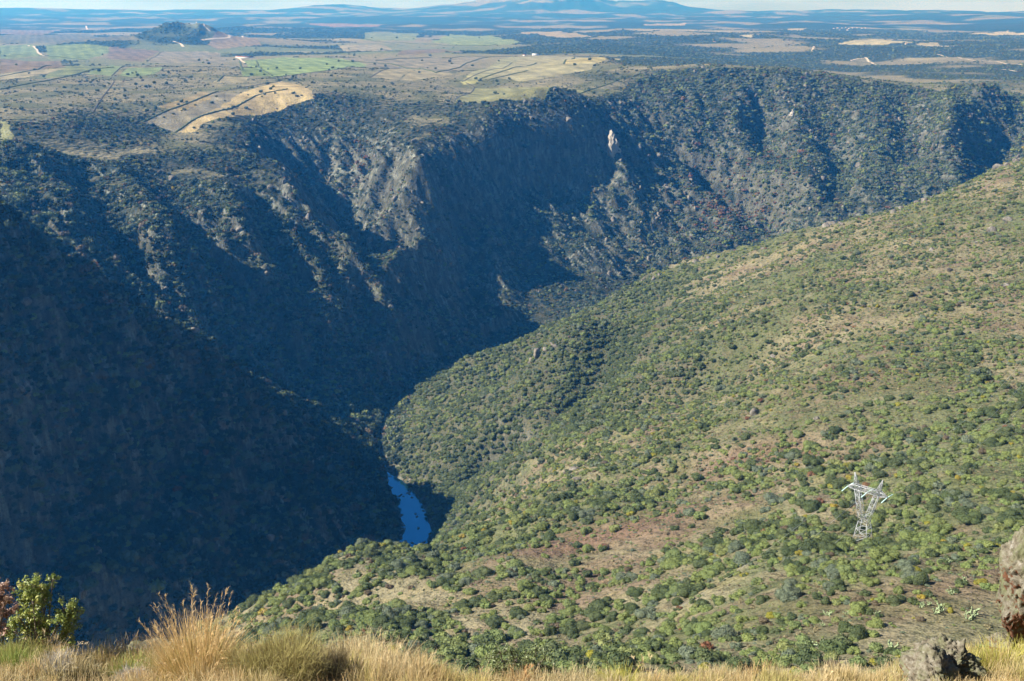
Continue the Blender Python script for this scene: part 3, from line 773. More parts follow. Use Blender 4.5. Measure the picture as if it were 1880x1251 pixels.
for q, i in enumerate(order):
    k, s_ = int(kind[i]), int(shape[i])
    o = bpy.data.objects.new('shrub', P_NEAR[k * NSH + s_].data); COL.objects.link(o)
    o.location = P3[i]; o.rotation_euler = R3[i]; o.scale = S3[i]
    dm = [math.hypot(uu[i] - a[0][0], vv[i] - a[0][1]) for a in MARKS]; j = int(np.argmin(dm)); mk = MARKS[j]
    rel = direction(uu[i] - mk[0][0], vv[i] - mk[0][1])
    dn = np.hypot(bxy[:, 0] - uu[i], bxy[:, 1] - vv[i]); dn[q] = 1e9; jn = order[int(np.argmin(dn))]
    size = 'large' if rad[i] > 3.6 else 'middling' if rad[i] > 2.7 else 'small'
    far_ = 'close' if dm[j] < 45 else 'some way' if dm[j] < 110 else 'far'
    lab = '%s %s %s shrub near %s one %s %s %s' % (size, SHAPEW[s_].split()[0], COLW[k], COLW[kind[jn]].split()[0], far_, rel, mk[1])
    ws = lab.replace('some way', 'well').split()
    if len(ws) > 15: lab = '%s %s shrub near a %s one %s %s %s' % (size, COLW[k], COLW[kind[jn]].split()[0], far_, rel, mk[1])
    lab = lab.replace('some way left of', 'well left of').replace('some way right of', 'well right of').replace('some way', 'well').replace('close left of', 'just left of').replace('close right of', 'just right of').replace('close', 'just')
    tag(o, lab, 'shrub', 'shrubs on the sunlit near hillside')
rest = ~isbig
near = rest & (ny_ < 620); far_ = rest & ~near
pidx = kind * NSH + shape
scatter('shrubbery', C_MID, P3[rest], S3[rest], R3[rest], pidx[rest], 'countless oak and broom shrubs covering the sunlit near hillside')
import time; T_ = time.time()
print('near shrubs', n, 'far', far_.sum())

# low heath and tussocks between the shrubs
hx, hy = wedge(170000, 170, 1350)
hz = height(hx, hy); hd = fbm(hx / 40, hy / 40, 3, 211)
rd, hw = river_dist(hx, hy)
ok = ~is_far_side(hx, hy) & in_frame(hx, hy, hz, 40) & (rd > hw + 3) & (rs.rand(len(hx)) < np.clip(.40 + .7 * hd + .15 * smooth(400, 800, hy), .08, 1)) & seen(hx, hy, hz, 1.0)
hx, hy, hz = hx[ok], hy[ok], hz[ok]; n = len(hx)
r_ = np.clip(np.exp(rs.normal(size=n) * .35 + math.log(.72)), .3, 1.6) * (.8 + .6 * smooth(300, 900, hy))
k_ = pick([.06, .22, .05, .18, .006, .20, 0, 0, .30], n)
scatter('undergrowth', C_FAR, np.stack([hx, hy, hz - .12 * r_], 1), np.stack([r_, r_, r_ * (.6 + .4 * rs.rand(n))], 1), np.stack([0 * r_, 0 * r_, rs.rand(n) * 6.28], 1), k_ * 2 + rs.randint(0, 2, n), 'low brown heath and tussocks between the hillside shrubs')
print('heath', n)

# trees and scrub over the gorge walls
fx, fy = wedge(180000, 650, 3500)
f2x, f2y = wedge(60000, 650, 1750)
fx, fy = np.concatenate([fx, f2x]), np.concatenate([fy, f2y])
m = is_far_side(fx, fy); fx, fy = fx[m], fy[m]
fz = height(fx, fy); rd, hw = river_dist(fx, fy); sl = slope_at(fx, fy)
fd1 = fbm(fx / 110, fy / 110, 3, 221); fd2 = fbm(fx / 34, fy / 34, 3, 223)
flat_top = smooth(.26, .12, sl) * smooth(-300, -235, fz)
right_w = smooth(150, 450, fx) * smooth(2200, 2400, fy)
dens = .85 + .6 * fd1 + .7 * fd2 - .72 * flat_top + .35 * right_w * (1 - flat_top) - .22 * smooth(1.2, 1.8, sl) + .30 * smooth(1700, 1300, fy) - .06 * smooth(-380, -250, fz) * smooth(0, -300, fx)
uf, vf, _q = project(fx, fy, fz)
infield = np.zeros(len(fx), bool)
for wp in field_edges: infield |= inside_poly(fx, fy, wp)
ok = (rs.rand(len(fx)) < np.clip(dens, .02, 1)) & (rd > hw + 2 + 5 * smooth(4, 8, hw)) & in_frame(fx, fy, fz, 30) & ~infield & seen(fx, fy, fz, 7.0)
fx, fy, fz, sl, fd1, fd2, right_w, flat_top, uf, vf = [a[ok] for a in (fx, fy, fz, sl, fd1, fd2, right_w, flat_top, uf, vf)]
n = len(fx)
fr_ = np.clip(np.exp(rs.normal(size=n) * .38 + math.log(3.0)), 1.0, 8.5) * (1.0 + .35 * smooth(1700, 1300, fy)) * (1 + .35 * right_w - .45 * flat_top)
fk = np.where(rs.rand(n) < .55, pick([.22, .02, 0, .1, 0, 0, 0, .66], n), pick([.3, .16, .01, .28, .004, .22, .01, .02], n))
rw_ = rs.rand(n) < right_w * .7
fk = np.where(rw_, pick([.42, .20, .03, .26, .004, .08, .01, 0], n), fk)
fk = np.where((fy < 1300) & (rs.rand(n) < .8), pick([.2, 0, 0, .1, 0, .05, 0, .65], n), fk)  # mostly the darkest leaves on the left buttress, deepening its shade by colour
redz = np.zeros(n)
for cu, cv, su, sv, a_ in ((1340, 385, 90, 50, .5), (1290, 330, 60, 40, .25), (662, 300, 14, 45, .9), (1080, 370, 12, 20, .2), (740, 440, 70, 60, .10), (1420, 300, 60, 40, .15), (580, 320, 60, 60, .2), (300, 470, 160, 80, .06), (600, 290, 50, 50, .12), (380, 900, 80, 80, .05)):
    redz = np.maximum(redz, a_ * np.exp(-((uf - cu) / su) ** 2 - ((vf - cv) / sv) ** 2))
fk = np.where(rs.rand(n) < redz, np.where(rs.rand(n) < .75, 6, 5), fk)
limez = .8 * np.exp(-((uf - 1088) / 22) ** 2 - ((vf - 378) / 28) ** 2)
fk = np.where(rs.rand(n) < limez, 2, fk)
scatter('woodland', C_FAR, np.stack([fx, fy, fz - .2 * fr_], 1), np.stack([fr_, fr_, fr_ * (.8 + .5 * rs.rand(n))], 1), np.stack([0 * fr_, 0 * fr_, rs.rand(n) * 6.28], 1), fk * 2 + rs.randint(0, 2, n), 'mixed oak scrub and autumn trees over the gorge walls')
print('gorge trees', n)

# woods of the far country
wx_, wy_ = wedge(90000, 3300, 11000)
wz_ = height(wx_, wy_); r = np.hypot(wx_, wy_)
nf = fbm(wx_ / 900, wy_ / 700, 4, 95); nf2 = fbm(wx_ / 3200, wy_ / 2200, 3, 97)
leftness = smooth(600, -600, wx_ / np.maximum(r, 1) * 6000)
wf = smooth(-.25, .05, nf + .5 * nf2 + .25 - .75 * leftness * smooth(10000, 6500, r))
clear = smooth(.62, .8, fbm(wx_ / 1500, wy_ / 900, 3, 99)) * smooth(4000, 6000, r)
infield = np.zeros(len(wx_), bool)
for wp in field_edges: infield |= inside_poly(wx_, wy_, wp)
ok = (rs.rand(len(wx_)) < wf * (1 - clear) * .9 + .012) & in_frame(wx_, wy_, wz_, 20) & ~infield & seen(wx_, wy_, wz_, 8)
wx_, wy_, wz_ = wx_[ok], wy_[ok], wz_[ok]; n = len(wx_)
r_ = (4.5 + 4.5 * rs.rand(n)) * (.8 + .5 * smooth(3500, 9000, wy_))
scatter('forest', C_FAR, np.stack([wx_, wy_, wz_ - .2 * r_], 1), np.stack([r_, r_, r_], 1), np.stack([0 * r_, 0 * r_, rs.rand(n) * 6.28], 1), pick([.6, .12, .02, .22, 0, .04, 0, 0], n) * 2 + rs.randint(0, 2, n), 'distant oak woods spread over the far plain')
print('far woods', n)

# single trees standing in the plateau fields
FT = [(118,112),(30,120),(160,52),(545,190),(553,176),(478,170),(497,165),(505,172),(413,186),(388,190),(428,198),(358,194),(318,210),(334,204),(343,188),(446,204),(432,217),(451,200),(436,212),(401,222),(390,226),(384,233),(356,236),(240,240),(508,126),(551,127),(600,119),(622,127),(235,138),(250,134),(80,142),
      (380,112),(388,108),(372,116),(383,118),(365,112),(470,124),(478,132),(486,138),(492,128),(462,138),(525,138),(538,142),(604,130),(775,112),(826,114),(829,118),(700,66),(683,70),(728,70),(760,72),(795,64),(805,62),(815,64),(823,66),(880,70),(700,92),(640,90),(702,178),(702,181),(740,170),(630,160),(650,162),(665,166),(680,160),(770,134),(785,126),(800,127),(1080,165),(960,172),(925,174),(1056,120),(1150,110),
      (160,150),(190,160),(200,155),(210,165),(180,168),(250,156),(276,160),(300,140),(330,138),(350,143),(305,155),(340,150),(92,190),(60,210),(40,200),(130,195),(195,212),(205,208),(150,175),(275,190),(285,200),(265,196),(270,204),(260,188),(300,188),(210,200),(140,165),(230,178),(10,205),(110,205),(165,185),(225,218),(175,222)]
FT += [(rs.uniform(0, 1150), rs.uniform(95, 235)) for _ in range(110)]
cnt = 0
for (u_, v_) in FT:
    x, y, z = cast_px(u_, v_, 1400)
    if y > 9000 or (slope_at(np.array([x]), np.array([y]), 15.)[0] > .3): continue
    k = int(pick([.8, .1, 0, .1, 0, 0, 0, 0], 1)[0]); r0 = (3.4 + 3.6 * rs.rand()) * (y / 2600) ** .5
    o = bpy.data.objects.new('field_tree', P_MID[k * NSH + rs.randint(NSH)].data); COL.objects.link(o)
    o.location = (x, y, z - .1 * r0); o.scale = (r0, r0, r0 * (1.0 + .4 * rs.rand())); o.rotation_euler = (0, 0, rs.rand() * 6.28)
    zone = 'in the straw coloured field' if (270 < u_ < 580 and 148 < v_ < 245) else 'among the walled green fields' if v_ < 145 and u_ > 430 else 'on the grazed plateau behind the gorge' if v_ > 145 else 'on the far left farmland'
    tag(o, '%s lone tree %s' % (('dark oak', 'olive green', '', 'grey green')[k], zone), 'tree', 'lone trees on the plateau'); cnt += 1
print('field trees', cnt)

# hedgerows and dry stone walls
def strip_line(name, pix, h, w_, mat, label, cat, group, jag=.5, y0=1400.0):
    wp = [np.array(p) for p in cast_many(pix, y0)]
    P_ = []
    for a_, b_ in zip(wp[:-1], wp[1:]):
        L_ = np.hypot(*(b_ - a_)[:2]); kk = max(int(L_ / (w_ * 2.2)), 2)
        for q in range(kk): P_.append(a_ + (b_ - a_) * q / kk)
    P_ = np.array(P_)
    P_[:, 0] += rs.normal(size=len(P_)) * w_ * .5; P_[:, 1] += rs.normal(size=len(P_)) * w_ * .5
    P_[:, 2] = height(P_[:, 0], P_[:, 1])
    vs, fs = [], []; sv, sf = ico(1); n = 0
    for p in P_:
        
        s_ = np.array([w_ * (1.3 + rs.rand()), w_ * (1.3 + rs.rand()), h * (.6 + .9 * rs.rand() * jag * 1.6)])
        q = sv * s_ * (1 + .3 * rs.rand(len(sv), 1)) + p + [0, 0, h * .3]
        vs.append(q); fs.append(sf + n); n += len(q)
    o = mesh_obj(name, np.concatenate(vs), np.concatenate(fs), mat)
    tag(o, label, cat, group); return o
m_wall = plain('dry_stone', (.10, .095, .085), .95, 0, .4, .8)
HED = [[(262,224),(330,196),(400,168)],[(322,243),(400,205),(470,176),(528,164)],[(400,170),(450,160),(515,150)],[(0,141),(70,128),(140,118)],[(0,165),(80,150),(170,128),(210,124)],
       [(205,140),(222,124)],[(400,150),(410,140),(460,142)],[(620,112),(720,118),(770,128)],[(680,143),(735,125)],[(800,134),(850,120),(900,106)],[(770,126),(800,134),(815,131)],[(850,150),(905,128),(940,116)],
       [(880,146),(935,128),(985,116)],[(900,146),(970,130)],[(835,185),(872,160),(855,152)],[(1000,184),(1080,166),(1150,140)],[(1035,118),(1055,106)],[(500,142),(540,138),(620,128)],[(470,112),(480,128),(500,140)],
       [(440,112),(445,128)],[(300,94),(270,114)],[(690,112),(850,104),(950,104)],[(20,100),(90,104),(160,110)],[(640,92),(700,90),(790,92)],[(720,78),(800,82),(900,84),(960,80)],[(60,66),(110,60)],[(170,208),(210,150)],[(470,68),(600,72),(740,84)],[(830,62),(905,66)],[(380,82),(290,78)]]
for k, pl_ in enumerate(HED):
    hedge = k % 3 != 2
    strip_line('hedgerow' if hedge else 'stone_wall', pl_, 1.5 if hedge else .9, 1.15 if hedge else .7, M_OAK if hedge else m_wall,
               ('dark broken hedgerow' if hedge else 'low dark dry stone wall') + (' edging the straw coloured field' if k < 3 else ' between the left plateau fields' if pl_[0][0] < 450 else ' between the walled fields behind the gorge'),
               'hedge' if hedge else 'wall', 'hedgerows on the plateau' if hedge else 'dry stone walls on the plateau')
# dirt tracks
m_track = plain('track_dirt', (.50, .43, .33), .95, 0, .15, .05)
def track(pix, w_):
    wp = [np.array(p) for p in cast_many(pix, 1400.0)]
    vs, fs = [], []; P_ = []
    for a_, b_ in zip(wp[:-1], wp[1:]):
        kk = max(int(np.hypot(*(b_ - a_)[:2]) / 12), 2)
        for q in range(kk): P_.append(a_ + (b_ - a_) * q / kk)
    P_ = np.array(P_)
    for i in range(len(P_)):
        d = P_[min(i + 1, len(P_) - 1)] - P_[max(i - 1, 0)]; d = d[:2] / (np.hypot(*d[:2]) + 1e-6)
        for s_ in (-1, 1):
            x, y = P_[i][0] - d[1] * s_ * w_, P_[i][1] + d[0] * s_ * w_
            vs.append((x, y, float(height(np.array([x]), np.array([y]))[0]) + .8))
        if i: k = 2 * i; fs.append((k - 2, k - 1, k + 1, k))
    tag(mesh_obj('dirt_track', vs, fs, m_track), kind='structure')
for pl_, w_ in (([(52,84),(68,92),(80,104)], 5), ([(318,76),(330,80),(337,87)], 6), ([(158,48),(160,55)], 8), ([(370,74),(420,70),(446,66)], 8), ([(438,106),(450,116)], 4), ([(360,40),(375,48),(388,60)], 4),
               ([(1490,96),(1500,84)], 5), ([(1560,112),(1590,106),(1608,120)], 5), ([(1720,100),(1790,112),(1880,120)], 5), ([(1840,128),(1870,132)], 5)): track(pl_, w_)

# farm buildings
m_white = plain('whitewash', (.72, .70, .66), .9, 0, .08); m_tile = plain('roof_tiles', (.30, .13, .08), .9, 0, .2, 1.0); m_dark = plain('opening', (.03, .03, .03), .6)
def box(x0, x1, y0, y1, z0, z1):
    v = [(x0,y0,z0),(x1,y0,z0),(x1,y1,z0),(x0,y1,z0),(x0,y0,z1),(x1,y0,z1),(x1,y1,z1),(x0,y1,z1)]
    return v, [(0,3,2,1),(4,5,6,7),(0,1,5,4),(1,2,6,5),(2,3,7,6),(3,0,4,7)]
def building(u_, v_, L_, D_, H_, rot, label, roofmat=m_tile, name='farmhouse', cat='house'):
    x, y, z = cast_px(u_, v_, 1400)
    root = bpy.data.objects.new(name, None); COL.objects.link(root); root.location = (x, y, z - .5); root.rotation_euler = (0, 0, rot)
    tag(root, label, cat, 'farm buildings of the far plain')
    v, f = box(-L_/2, L_/2, -D_/2, D_/2, -3, H_); mesh_obj('wall', v, f, m_white, root)
    e = .5; rh = D_ * .28
    v = [(-L_/2-e,-D_/2-e,H_),(L_/2+e,-D_/2-e,H_),(L_/2+e,D_/2+e,H_),(-L_/2-e,D_/2+e,H_),(-L_/2-e,0,H_+rh),(L_/2+e,0,H_+rh)]
    mesh_obj('roof', v, [(0,1,5,4),(2,3,4,5),(0,4,3),(1,2,5),(0,3,2,1)], roofmat, root)
    for q in (-1, 1):
        v, f = box(q * L_ * .28 - .8, q * L_ * .28 + .8, -D_/2 - .06, -D_/2 + .1, 1.0, 2.4); mesh_obj('window', v, f, m_dark, root)
    v, f = box(-.7, .7, -D_/2 - .06, -D_/2 + .1, 0, 2.3); mesh_obj('door', v, f, m_dark, root)
    return root
building(450, 107, 60, 12, 4.5, .1, 'long low farm shed with rust red roof beside the green field')
building(436, 106, 14, 9, 4.5, .1, 'small white farmhouse by the end of the long red roofed shed')
building(983, 102, 26, 11, 5, .2, 'long pale barn on the skyline of the walled fields', plain('sheet_roof', (.6, .6, .58)), 'barn', 'barn')
building(963, 103, 12, 9, 4.5, .2, 'small pale outbuilding next to the long barn')
VIL = [(1531,53),(1538,52),(1546,52),(1553,51),(1559,53),(1566,52),(1574,52),(1583,53),(1590,52),(1542,56),(1556,56),(1664,82),(1312,78)]
for k, (u_, v_) in enumerate(VIL): building(u_, v_, 16 + 9 * rs.rand(), 9, 5, rs.rand() * 1.2 - .6, 'tiny white village house with tiled roof on the far wooded plain')

# ---------------------------------------------------------------- rocks
m_rock, t, b = new_mat('lichened_rock')
g = N(t, 'ShaderNodeNewGeometry'); tc = N(t, 'ShaderNodeTexCoord'); P = tc.outputs['Object']
a1 = noise_node(t, P, 3.0, 8, .7); a2 = noise_node(t, P, 14.0, 6, .7); a3 = noise_node(t, P, 1.3, 3, .5)
c = ramp(t, a2, [(.30, (.04,.035,.025)), (.45, (.14,.12,.085)), (.58, (.21,.19,.145)), (.75, (.33,.31,.27))])
c = mix(t, ramp(t, a1, [(.45, (0,0,0)), (.6, (1,1,1))]), c, mix(t, a2, (.11,.12,.06), (.18,.18,.10)))
sp = N(t, 'ShaderNodeSeparateXYZ'); t.links.new(g.outputs['Normal'], sp.inputs[0])
under = ramp(t, math_(t, 'ADD', sp.outputs['Z'], math_(t, 'MULTIPLY', a3, .6)), [(.0, (1,1,1)), (.14, (0,0,0))])
c = mix(t, under, c, mix(t, a1, (.10,.05,.03), (.27,.12,.065)))
t.links.new(c, b.inputs['Base Color']); b.inputs['Roughness'].default_value = .95
bm_ = N(t, 'ShaderNodeBump'); bm_.inputs['Strength'].default_value = .9; bm_.inputs['Distance'].default_value = .05
t.links.new(math_(t, 'ADD', a1, math_(t, 'MULTIPLY', a2, .5)), bm_.inputs['Height']); t.links.new(bm_.outputs[0], b.inputs['Normal'])
def stone_mat(name, lo, hi, scale):
    m, t, b = new_mat(name); tc = N(t, 'ShaderNodeTexCoord'); f = noise_node(t, tc.outputs['Object'], scale, 7, .68)
    c = ramp(t, f, [(.32, lo), (.5, tuple((p + q) / 2 for p, q in zip(lo, hi))), (.66, hi)]); t.links.new(c, b.inputs['Base Color'])
    bm_ = N(t, 'ShaderNodeBump'); bm_.inputs['Strength'].default_value = .8; bm_.inputs['Distance'].default_value = .3
    t.links.new(f, bm_.inputs['Height']); t.links.new(bm_.outputs[0], b.inputs['Normal']); return m
M_STONE = stone_mat('grey_stone', (.06,.055,.047), (.25,.23,.195), 1.6)
M_PALE = stone_mat('pale_stone', (.17,.16,.14), (.50,.46,.40), 1.6)
def rock_mesh(sub, seed, stretch=(1, 1, 1), rough=.35, facet=.5, name='rock', mat=None):
    import bmesh
    bm = bmesh.new(); bmesh.ops.create_icosphere(bm, subdivisions=sub, radius=1.0)
    v = np.array([x.co[:] for x in bm.verts]); f = np.array([[x.index for x in y.verts] for y in bm.faces]); bm.free()
    r_ = np.random.RandomState(seed)
    d = np.ones(len(v)) * 1.3
    for _ in range(16):   # cut by random planes: angular faces
        nrm = rnd_unit(1, r_)[0]; h_ = .62 + .42 * r_.rand(); dt = v @ nrm
        d = np.minimum(d, np.where(dt > .05, h_ / np.maximum(dt, .05), 9))
    q = v * (facet * d + (1 - facet))[:, None]
    n1 = noise3(q, 1.6, seed); n2 = noise3(q, 4.5, seed + 1)
    q = q * (1 + rough * (.55 * n1 + .30 * n2))[:, None]
    if sub >= 4:
        n3 = noise3(q, 11, seed + 2); n4 = np.abs(noise3(q, 6, seed + 3)); q = q * (1 + rough * (.16 * n3 - .28 * smooth(.12, 0, n4)))[:, None]
    if sub >= 5:
        n5 = noise3(q, 26, seed + 4); q = q * (1 + rough * .08 * n5)[:, None]
    q = q * np.array(stretch)
    return q, f
ROCKM = []
for s_ in range(5):
    q, f = rock_mesh(3, 300 + s_, (1, .85, .7), .45, .9); ROCKM.append(mesh_obj('boulder_template', q, f, M_STONE, link=False).data)
def place_rock(x, y, r0, name, label, cat, group, sink=.3, tall=1.0):
    z = float(height(np.array([x]), np.array([y]))[0])
    o = bpy.data.objects.new(name, ROCKM[rs.randint(5)]); COL.objects.link(o)
    o.location = (x, y, max(z, RIVER_Z - 1) + r0 * (.4 - sink)); o.scale = (r0 * (.8 + .5 * rs.rand()), r0 * (.8 + .4 * rs.rand()), r0 * tall * (.8 + .5 * rs.rand())); o.rotation_euler = (rs.rand() * .5, rs.rand() * .5, rs.rand() * 6.28)
    tag(o, label, cat, group); return o
# river boulders along both banks of the pool and the rocky reach above it
k = 0
for i in range(7, 19):
    p, q = RIVER[i], RIVER[min(i + 1, len(RIVER) - 1)]; L_ = np.hypot(*(q - p)); d = (q - p) / L_; n_ = np.array([-d[1], d[0]])
    for _ in range(int(L_ / (2.6 if RIVER_W[i] < 5 else 4.2))):
        s_ = 1 if rs.rand() < .5 else -1
        off = (rs.uniform(0, 7) if RIVER_W[i] < 5 else RIVER_W[i] + rs.uniform(-1.5, 8)); c_ = p + d * rs.rand() * L_ + n_ * s_ * off
        place_rock(c_[0], c_[1], rs.uniform(.9, 2.7), 'boulder', 'grey boulder on the %s bank of the river' % ('far' if s_ > 0 else 'near'), 'boulder', 'boulders along the river'); k += 1
for (u_, v_) in ((737,908),(741,912),(748,906),(733,911),(763,944),(766,949),(768,970),(752,903),(737,946),(757,997),(762,1001),(770,994),(752,1000),(745,1002),(752,908),(716,875),(757,914)):
    p = at_z(u_, v_, RIVER_Z); place_rock(p[0], p[1], rs.uniform(1.0, 2.2), 'boulder', 'dark boulder standing out of the river pool', 'boulder', 'boulders along the river', sink=.0)
# jutting crags over the steep walls, far too many to count
qx, qy = wedge(60000, 650, 3400); m = is_far_side(qx, qy); qx, qy = qx[m], qy[m]; qz = height(qx, qy); qs = slope_at(qx, qy)
st_ = fbm((qx + qy) * .075, (qz + .2 * qx) / 38, 4, 93, .6); rd, hw = river_dist(qx, qy)
ok = (rs.rand(len(qx)) < smooth(.15, .55, st_) * smooth(.35, .9, qs) * .55 + .015) & (qs > .3) & in_frame(qx, qy, qz, 20) & seen(qx, qy, qz, 8) & (rd > 15)
qx, qy, qz = qx[ok], qy[ok], qz[ok]; n = len(qx); q_r = np.exp(rs.normal(size=n) * .5 + math.log(2.9)).clip(1, 9)
c_rock = bpy.data.collections.new('crag_templates')
for k_, me_ in enumerate(ROCKM): c_rock.objects.link(bpy.data.objects.new('crag_template_%d' % k_, me_))
scatter('rubble', c_rock, np.stack([qx, qy, qz], 1), np.stack([q_r * .8, q_r * .8, q_r * (1.0 + .9 * rs.rand(n))], 1), np.stack([(rs.rand(n) - .5) * .7, (rs.rand(n) - .5) * .7, rs.rand(n) * 6.28], 1), rs.randint(0, 5, n), 'jutting grey crags and rubble over the steep gorge walls')
print('crags', n)
# outcrops along the crest of the near hillside and on the knoll
for (u_, v_, r0, tl) in ((1183,510,4,1.5),(1200,508,5,1.4),(1212,503,4,1.6),(1277,478,7,1.3),(1300,470,5,1.4),(1318,467,5,1.2),(1400,452,3,1),(1440,442,3,1.3),(1516,412,7,1.5),(1528,408,6,1.6),(1545,408,4,1),(1640,385,5,1.2),(1655,378,5,1),(1684,369,6,1.6),(1697,365,5,1.5),(1711,360,4,1.4),(1750,345,3,1),(1818,306,6,1.7),(1832,302,6,1.4),(1848,298,5,1.2),(1866,292,5,1.3),
                         (1050,572,4,2.4),(1052,580,4,1.5),(830,672,5,1.2),(822,676,4,1),(1420,655,3,1.2),(1820,420,5,1.4),(1850,400,4,1.3),(1800,440,4,1),(1710,455,3,1.5),(1745,492,4,1),(1600,520,3,1),(1850,520,5,.8),(1385,760,4,1.6),(1500,770,2,1),(1055,865,4,1.2),(1062,880,3,1),(1040,870,3,1),(930,930,3,2.0),(880,905,3,1.5)):
    x, y, z = cast_px(u_, v_ + 5, 150, 1700) if v_ < 650 else cast_px(u_, v_, 150, 1700)
    if y > 1690: continue
    place_rock(x, y, r0 * .95, 'rock_outcrop', 'jagged grey rock outcrop %s' % ('on the crest of the near hillside' if v_ < 515 else 'poking out between the hillside shrubs'), 'rock', 'rock outcrops on the near hillside', .35, tl)
# knoll of dark rock on the shaded spur
for k, (u_, v_, r0) in enumerate(((988,650,9),(1003,640,8),(1018,634,6),(975,662,6))):
    x, y, z = cast_px(u_, v_, 900, 1700); place_rock(x, y, r0 * .8, 'rock_outcrop', 'dark rock on the bushy knoll of the lower spur', 'rock', 'rocks on the knoll', .4, 1.3)
# the pale crag and a smaller one on the far wall
def crag(u_, v_, r0, stretch, label, seed):
    x, y, z = cast_px(u_, v_, 1700)
    q, f = rock_mesh(5, seed, (1, .8, 1.0), .55, .8); q = q * np.array(stretch) * r0
    q[:, 0] += np.sign(q[:, 0]) * 0; m_ = q[:, 2] > 0; q[m_, 0] *= (1 - .55 * (q[m_, 2] / (stretch[2] * r0 * 1.3)).clip(0, 1))
    # vertical cracks
    q[:, 1] += .10 * r0 * np.sin(q[:, 0] / r0 * 9 + 2 * np.sin(q[:, 2] / r0 * 2)); q[:, 0] += .06 * r0 * np.sin(q[:, 2] / r0 * 11)
    o = mesh_obj('rock_crag', q, f, M_PALE); o.location = (x, y, z); o.rotation_euler = (.1, 0, .3)
    tag(o, label, 'crag')
crag(1124, 280, 33, (.55, .55, 1.35), 'tall pale rock crag catching the sun in the shaded amphitheatre', 61)
crag(1455, 212, 13, (.6, .6, 1.0), 'small pale rock face high on the far wooded wall', 62)
for (u_, v_, r0) in ((1112,215,14),(1118,240,12),(1175,345,12),(1290,125,14),(1300,130,12),(1275,132,12),(1390,128,8),(955,275,10),(925,270,9),(1780,215,14),(1760,240,12),(1700,235,12),(1820,175,12),(1650,220,10),(1560,280,9),(760,260,10),(770,275,9),(735,262,9),(880,310,9)):
    x, y, z = cast_px(u_, v_, 1500); place_rock(x, y, r0 * .5, 'rock_outcrop', 'weathered grey rock outcrop high on the opposite gorge wall', 'rock', 'rock outcrops on the far walls', .4, 1.5)
# ---------------------------------------------------------------- the lattice pylon
m_steel = plain('galvanised_steel', (.42, .44, .46), .5, .15, .08, 1.0); m_glass = plain('glass_insulator', (.55, .78, .74), .25, 0, .1, 5.0)
def bars(segs, r_):
    vs, fs = [], []; n = 0
    for a_, b_ in segs:
        a_ = Vector(a_); b_ = Vector(b_); d = b_ - a_
        if d.length < 1e-4: continue
        d.normalize(); u_ = d.orthogonal().normalized(); w_ = d.cross(u_)
        for p in (a_, b_):
            for s_, q in ((1, 1), (-1, 1), (-1, -1), (1, -1)): vs.append(tuple(p + u_ * s_ * r_ + w_ * q * r_))
        fs += [(n, n+1, n+5, n+4), (n+1, n+2, n+6, n+5), (n+2, n+3, n+7, n+6), (n+3, n, n+4, n+7), (n+3, n+2, n+1, n), (n+4, n+5, n+6, n+7)]; n += 8
    return vs, fs
def lattice(c0, c1, k, r_main, r_br, out_main, out_br):
    """four-cornered truss between corner rings c0 and c1 with k braced bays"""
    c0 = [Vector(p) for p in c0]; c1 = [Vector(p) for p in c1]
    for p, q in zip(c0, c1): out_main.append((p, q))
    for i in range(k):
        ta, tb = i / k, (i + 1) / k
        A_ = [p.lerp(q, ta) for p, q in zip(c0, c1)]; B_ = [p.lerp(q, tb) for p, q in zip(c0, c1)]
        for j in range(4):
            j2 = (j + 1) % 4
            if i % 2 == 0: out_br.append((A_[j], B_[j2]))
            else: out_br.append((A_[j2], B_[j]))
            out_br.append((B_[j], B_[j2]))
pyl = bpy.data.objects.new('lattice_pylon', None); COL.objects.link(pyl)
px_, py_, pz_ = PYL[0] + .6, PYL[1] + 2.5, PYL[2]
pyl.location = (px_, py_, pz_); pyl.rotation_euler = (0, 0, math.radians(-42)); pyl.scale = (.9, .9, .9)
tag(pyl, 'pale grey steel lattice pylon standing alone on the shrubby hillside', 'pylon')
def ring(cx, hx_, hy_, z): return [(cx - hx_, -hy_, z), (cx + hx_, -hy_, z), (cx + hx_, hy_, z), (cx - hx_, hy_, z)]
MR, BR = .105, .055
mm, bb = [], []
base = []
for (x, y) in ((-3, -3), (3, -3), (3, 3), (-3, 3)):
    wx_ = px_ + (x * math.cos(math.radians(-42)) - y * math.sin(math.radians(-42))); wy_ = py_ + (x * math.sin(math.radians(-42)) + y * math.cos(math.radians(-42)))
    base.append((x * 1.08, y * 1.08, (float(height(np.array([wx_]), np.array([wy_]))[0]) - pz_) / .9 - .3))
for p, q in zip(base, ring(0, 1.9, 1.9, 8.6)):
    s_ = []; s_.append((p, q)); v, f = bars(s_, MR); mesh_obj('leg', v, f, m_steel, pyl)
lattice(base, ring(0, 1.9, 1.9, 8.6), 3, MR, BR, [], bb)
v, f = bars(bb, BR); mesh_obj('body_bracing', v, f, m_steel, pyl)
for sgn in (-1, 1):
    mm, bb = [], []
    lattice(ring(sgn * .95, .95, 1.9, 8.6), ring(sgn * 4.3, .95, .9, 22.2), 7, MR, BR, mm, bb)
    v, f = bars(mm, MR * .85); v2, f2 = bars(bb, BR * .85)
    mesh_obj('fork_arm', v + v2, f + [tuple(i + len(v) for i in q) for q in f2], m_steel, pyl)
mm, bb = [], []
lattice([(-6, -.9, 22.2), (-6, .9, 22.2), (-6, .9, 24.2), (-6, -.9, 24.2)], [(6, -.9, 22.2), (6, .9, 22.2), (6, .9, 24.2), (6, -.9, 24.2)], 9, MR, BR, mm, bb)
